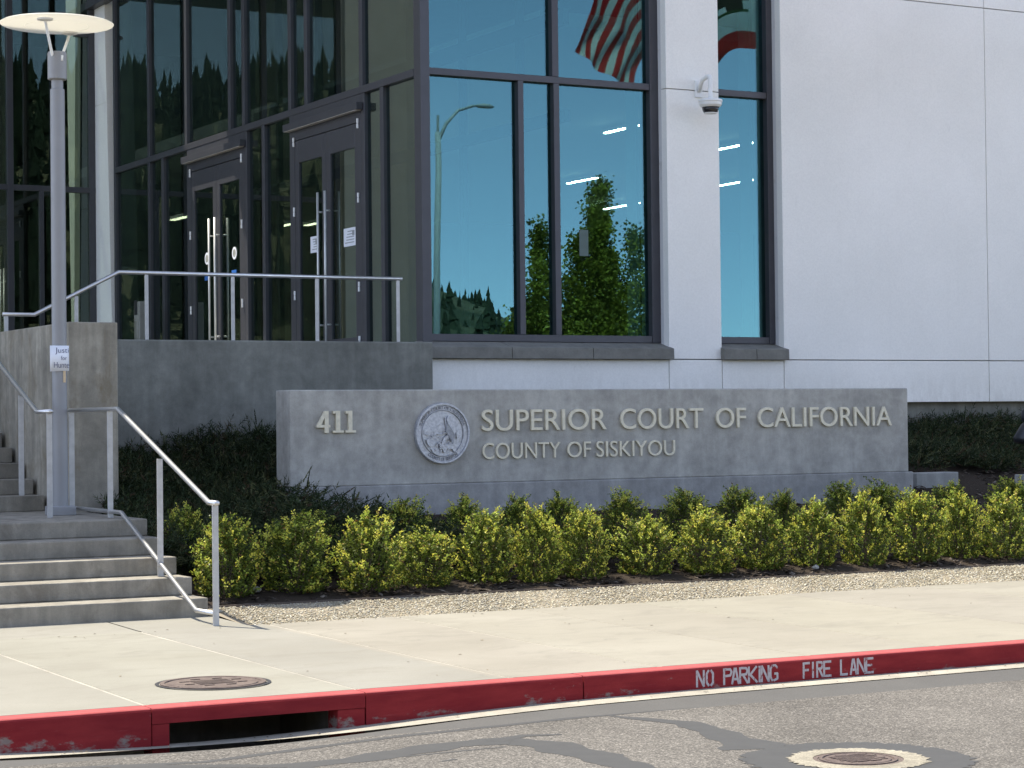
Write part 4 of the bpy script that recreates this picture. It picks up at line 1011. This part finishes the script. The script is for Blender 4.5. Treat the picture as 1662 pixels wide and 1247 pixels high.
def juniper(name, n, inside, seed, label, hmax=.4):
    rg = np.random.default_rng(seed); V = []; C = []
    k_ = 0
    while k_ < n:
        X, Y = inside(rg)
        if X is None: continue
        k_ += 1
        hh = (.10+hmax*(.5+.5*math.sin(2.3*X+1.1*math.sin(1.7*Y)))*(.4+.6*rg.random()))
        p = np.array([X, Y, zg(Y)+hh*rg.uniform(.2, 1.0)])
        d = np.array([rg.normal(0, .6), rg.normal(-.35, .5), rg.uniform(.05, .75)]); d /= np.linalg.norm(d)
        L = rg.uniform(.10, .24); s_ = np.cross(d, rg.normal(0, 1, 3)); s_ /= np.linalg.norm(s_)
        base = np.array([.022, .034, .012])*rg.uniform(.6, 1.5)
        if rg.random() < .22: base = np.array([.07, .075, .03])*rg.uniform(.7, 1.3)
        if rg.random() < .06: base = np.array([.06, .04, .02])
        for j in range(7):
            f_ = .15+.12*j; o_ = p+d*L*f_; sg = 1 if j % 2 else -1
            dd = d*.65+s_*sg*.75 if j < 6 else d
            l2 = L*.42*(1.1-f_*.6); e1 = o_+dd*l2; nrm = np.cross(dd, d+rg.normal(0, .3, 3)); nrm /= (np.linalg.norm(nrm)+1e-6)
            V += [o_-nrm*.007, o_+nrm*.007, e1]; C.append(base*rg.uniform(.8, 1.25))
        V += [p-s_*.004, p+s_*.004, p+d*L]; C.append(base)
    V = np.array(V); o = np_mesh(name, V, np.arange(len(V)).reshape(-1, 3), m_jun, None, np.array(C))
    return tag(o, label, 'ground cover', kind='stuff')
def in_left(rg):
    X = rg.uniform(6.5, 11.4); Y = rg.uniform(18.1, 22.38)
    if X < 6.75 and Y > 20.1: return None, None
    if X > sx0-.05 and Y > 19.93: 
        if Y < 20.85: return None, None
    if X > sx0+.15 and 18.2 < Y < 19.95 and (X > 9.5 or rg.random() < .3 or Y > 19.55): return None, None
    return X, Y
juniper('juniper_ground_cover', 17000, in_left, 11, 'dark green spreading juniper between stair wall and sign', .34)
def in_right(rg):
    X = rg.uniform(15.6, 25); Y = rg.uniform(20.9, 22.8)
    if X > 15.9 and Y < 21.3 + .5*math.sin(3*X)*.5 and rg.random() < .8: return None, None
    return X, Y
juniper('juniper_ground_cover', 16000, in_right, 12, 'dark green spreading juniper right of the sign below the white wall', .14)

# ------------------------------------------------------------------ across the street: what the windows mirror
def mirror(px, py, Yv, plane=YG):
    v = at(px, py, y=Yv); return Vector((v[0], 2*plane-v[1], v[2]))
# street tree
tc = mirror(938, 545, 60.0); kpx = 60/math.cos(R(28.6))/3560*1.02
tt = thing('street_tree', (tc.x, tc.y, -1.9), 'green many-spired maple across the street, mirrored in the big window', 'tree')
tb = MB(); tb.tube([(tc.x, tc.y, -1.9), (tc.x, tc.y, .5), (tc.x+.1, tc.y, 3.5), (tc.x+.2, tc.y, 6)], [.16, .13, .09, .03], 8)
rg = np.random.default_rng(21); V = []; C = []
spires = [(957, 303, 22), (988, 304, 32), (1026, 372, 30), (943, 342, 26), (918, 392, 28), (884, 366, 26), (858, 432, 34), (992, 380, 44), (962, 420, 50), (900, 455, 50), (1022, 462, 40), (846, 488, 44), (930, 490, 60), (1000, 500, 56), (872, 505, 60), (832, 512, 34)]
for (px, pt, wd) in spires:
    b_ = mirror(px, pt, 60.0); R_ = wd*kpx*1.42; zt_ = b_.z; oy = rg.uniform(-1.2, 1.2)
    H_ = zt_+.6
    tb.tube([(tc.x, tc.y, .4), (tc.x*.5+b_.x*.5, tc.y+oy*.5, .5+H_*.35), (b_.x, tc.y+oy, zt_-.3)], [.06, .04, .015], 5)
    ncl = int(32+H_*15)
    for c_ in range(ncl):
        f_ = rg.random()**.85; cr = R_*(1-f_)**.78*rg.uniform(.1, 1.15)+.06; an = rg.uniform(0, 2*math.pi)
        cc = np.array([b_.x+cr*math.cos(an), tc.y+oy+cr*math.sin(an), -.3+(zt_+.3)*f_])
        tone = rg.random()
        for j in range(34):
            p = cc+rg.normal(0, .15, 3)*np.array([1, 1, 1.1]); d = rg.normal(0, 1, 3); d[2] -= .6; d /= np.linalg.norm(d)
            s_ = np.cross(d, rg.normal(0, 1, 3)); s_ /= np.linalg.norm(s_); l_ = rg.uniform(.08, .15)
            V += [p, p+d*l_*.5+s_*l_*.35, p+d*l_, p+d*l_*.5-s_*l_*.35]
            C.append(np.array([.40, .41, .06])*(.25+1.15*tone)*rg.uniform(.7, 1.3))
tb.build('trunk', m_bark, tt)
np_mesh('crown', np.array(V)-np.array(tt.location), np.arange(len(V)).reshape(-1, 4), m_tree, tt, np.array(C))
# cobra-head street light
sb = mirror(704, 520, 52.0); st_ = mirror(711, 215, 52.0); sh_ = mirror(778, 172, 52.0)
m_pole = plain('pale_pole_paint', (.55, .56, .55), .6)
SL = thing('street_light', (sb.x, sb.y, -1.8), 'tall curved grey street light across the street, mirrored in the big window', 'street light')
MB().tube([(sb.x, sb.y, -1.8), (st_.x, sb.y, st_.z)], [.11, .08], 12).build('pole', m_pole, SL, smooth=True)
MB().tube([(st_.x, sb.y, st_.z-.25), (st_.x+.25, sb.y, st_.z+.25), (st_.x+.6, sb.y, st_.z+.62), (sh_.x-.15, sb.y, sh_.z)], [.05, .045, .04, .035], 10).build('arm', m_pole, SL, smooth=True)
hb = MB(); hb.lathe([(.02, -.05), (.12, -.04), (.16, 0), (.1, .05), (.03, .07)], 0, 0, 16); hb.v = [(x*1.9+sh_.x+.15, y+sb.y, z+sh_.z) for x, y, z in hb.v]; hb.build('lamp_head', m_pole, SL, smooth=True)
MB().tube([(st_.x, sb.y, st_.z), (st_.x, sb.y, st_.z+.45)], .04, 8).build('sensor', m_pole, SL)
# flags on poles right of the frame, mirrored in the windows
def flagpole(x, y, label):
    t = thing('flagpole', (x, y, -.9), label, 'flagpole', 'flagpoles before the courthouse')
    MB().tube([(x, y, -.9), (x, y, 11.5)], [.07, .045], 14).build('pole', m_steel, t, smooth=True)
    MB().lathe([(.02, 11.5), (.08, 11.56), (.09, 11.62), (.05, 11.69), (.01, 11.71)], x, y, 16).build('finial', m_letter, t, smooth=True)
    return t
Yf = 28.0
fp = mirror(1108, 60, Yf); flagpole(fp.x, fp.y, 'steel flagpole of the striped flag beside the sign bed')
fp2 = mirror(1262, 60, Yf); flagpole(fp2.x, fp2.y, 'steel flagpole of the bear flag beside the sign bed')
mpx = math.hypot(fp.x, Yf)/3560
def cloth(name, x0, y0, zlow, length, hoist, a_end, u_flat, colour, nu, nv, amp, vs, label, seed):
    """cloth flying towards -X from the pole: level at the hoist, falling away towards the fly"""
    V = []; px_c, pz_c = x0-.06, zlow; step = length/nu; pts = []
    for i in range(nu+1):
        u = i/nu; t_ = smooth01(u_flat, u_flat+.30, u); an = -a_end*t_
        dx, dz_ = -math.cos(an), math.sin(an); pts.append((px_c, pz_c, an, t_)); px_c += dx*step; pz_c += dz_*step
    for i, (x, z, an, t_) in enumerate(pts):
        u = i/nu
        for j in range(nv+1):
            v = j/nv; nxv, nz_ = math.sin(an), math.cos(an); sc_ = hoist*(1-(1-vs)*t_)
            wv_ = amp*(u**.6)*(math.sin(9*v+5*u+seed)*.6+math.sin(17*v*t_-7*u+seed*2)*.5+.8*math.sin(6*u+seed))
            V.append((x+nxv*sc_*v, y0+wv_, z+nz_*sc_*v))
    Fq = []; C = []
    for i in range(nu):
        for j in range(nv):
            Fq.append((i*(nv+1)+j, (i+1)*(nv+1)+j, (i+1)*(nv+1)+j+1, i*(nv+1)+j+1)); C.append(colour((i+.5)/nu, (j+.5)/nv))
    o = np_mesh(name, np.array(V), np.array(Fq), m_flag, None, np.array(C)); o.data.polygons.foreach_set('use_smooth', [True]*len(Fq))
    return o
def us(u, v):
    if u < .15 and v > 6/13: return (.02, .03, .12)
    return (.66, .04, .04) if int(v*13) % 2 == 0 else (.88, .86, .82)
zb_f = mirror(1040, 79, Yf).z + .14
o = cloth('flag', fp.x, fp.y, zb_f, 1.36, 1.7, R(62), .18, us, 70, 52, .10, .66, '', 1.0)
tag(o, 'red and white striped flag, mirrored in the top of the big window', 'flag')
def bear(u, v):
    if v < .20: return (.58, .03, .03)
    x, y = (u-.44)/.11, (v-.60)/.085
    body = (x*x*.9+y*y) < 1 or ((x+1.05)**2*3+(y+.0)**2*2.2) < 1
    legs = any(abs(x-a_) < .17 and -1.75 < y < 0 for a_ in (-.75, -.35, .35, .75))
    if body or legs: return (.075, .06, .045)
    if .415 < v < .45 and .28 < u < .60: return (.08, .12, .05)
    return (.82, .82, .80)
zb_f2 = mirror(1225, 80, Yf).z
o = cloth('flag', fp2.x, fp2.y, zb_f2, 1.75, 1.35, R(48), .30, bear, 84, 60, .06, .85, '', 2.2)
tag(o, 'white flag with a brown bear and red lower stripe, mirrored in the narrow window', 'flag')

# wooded hill beyond the street
def ridge(az):
    P = [(-60, 8.8), (-24, 9.2), (-18, 8.7), (-10, 9.3), (0, 8.9), (12, 9.2), (16, 8.5), (19, 8.9), (21.5, 7.4), (24.5, 4.6), (26.4, 3.5), (27.4, 3.25), (28.8, 2.6), (31, 1.9), (33, 1.6), (45, 1.2), (80, 1.2)]
    for (a_, e1), (b_, e2) in zip(P, P[1:]):
        if az <= b_: return e1+(e2-e1)*(az-a_)/(b_-a_)
    return 1.2
V = []; nA, nR = 141, 14
for i in range(nA):
    az = -60+i
    for j in range(nR):
        r_ = 110+j*32; f_ = smooth01(0, 9, j)*(1-.25*max(0, j-9)/4)
        zz = (110+9*32)*math.tan(R(ridge(az)-.15))*f_*(1+.03*math.sin(i*1.3+j)) - .6
        V.append((r_*math.sin(R(az)), 46-r_*math.cos(R(az)), zz))
b = MB(); b.add(V, [(i*nR+j, (i+1)*nR+j, (i+1)*nR+j+1, i*nR+j+1) for i in range(nA-1) for j in range(nR-1)])
tag(b.build('hillside', m_hill, smooth=True), kind='structure')
rg = np.random.default_rng(4); b = MB()
for k_ in range(5200):
    az = rg.uniform(-36, 34)
    if az > 24.5 and rg.random() < .45: continue
    j = rg.uniform(2, 9.2) if rg.random() < .78 else rg.uniform(8.6, 9.4)
    r_ = 110+j*32; zz = (110+9*32)*math.tan(R(ridge(az)-.15))*smooth01(0, 9, j)-2.4
    h_ = rg.uniform(2.5, 7.5)*(1.5 if az < 22 else rg.uniform(.35, .95)); w2 = h_*rg.uniform(.15, .27)*(1 if az < 24 else rg.uniform(1, 1.7)); x, y = r_*math.sin(R(az)), 46-r_*math.cos(R(az))
    lx_, ly_ = rg.normal(0, .04*h_, 2); nt_ = 6; n = 7
    for t_ in range(nt_):
        f0 = t_/nt_*.92; ww = (1-f0)**.8*rg.uniform(.65, 1.15); f1 = min(1.0, f0+rg.uniform(.22, .34))
        V = [(x+lx_*f0+w2*ww*rg.uniform(.35, 1.35)*math.cos(2*math.pi*i_/n), y+ly_*f0+w2*ww*rg.uniform(.35, 1.35)*math.sin(2*math.pi*i_/n), zz+h_*(f0-rg.uniform(0, .08))) for i_ in range(n)]+[(x+lx_*f1, y+ly_*f1, zz+h_*f1)]
        b.add(V, [(i_, (i_+1) % n, n) for i_ in range(n)])
tag(b.build('hillside_forest', m_forest), 'dark conifers covering the hill beyond the street', 'forest', kind='stuff')
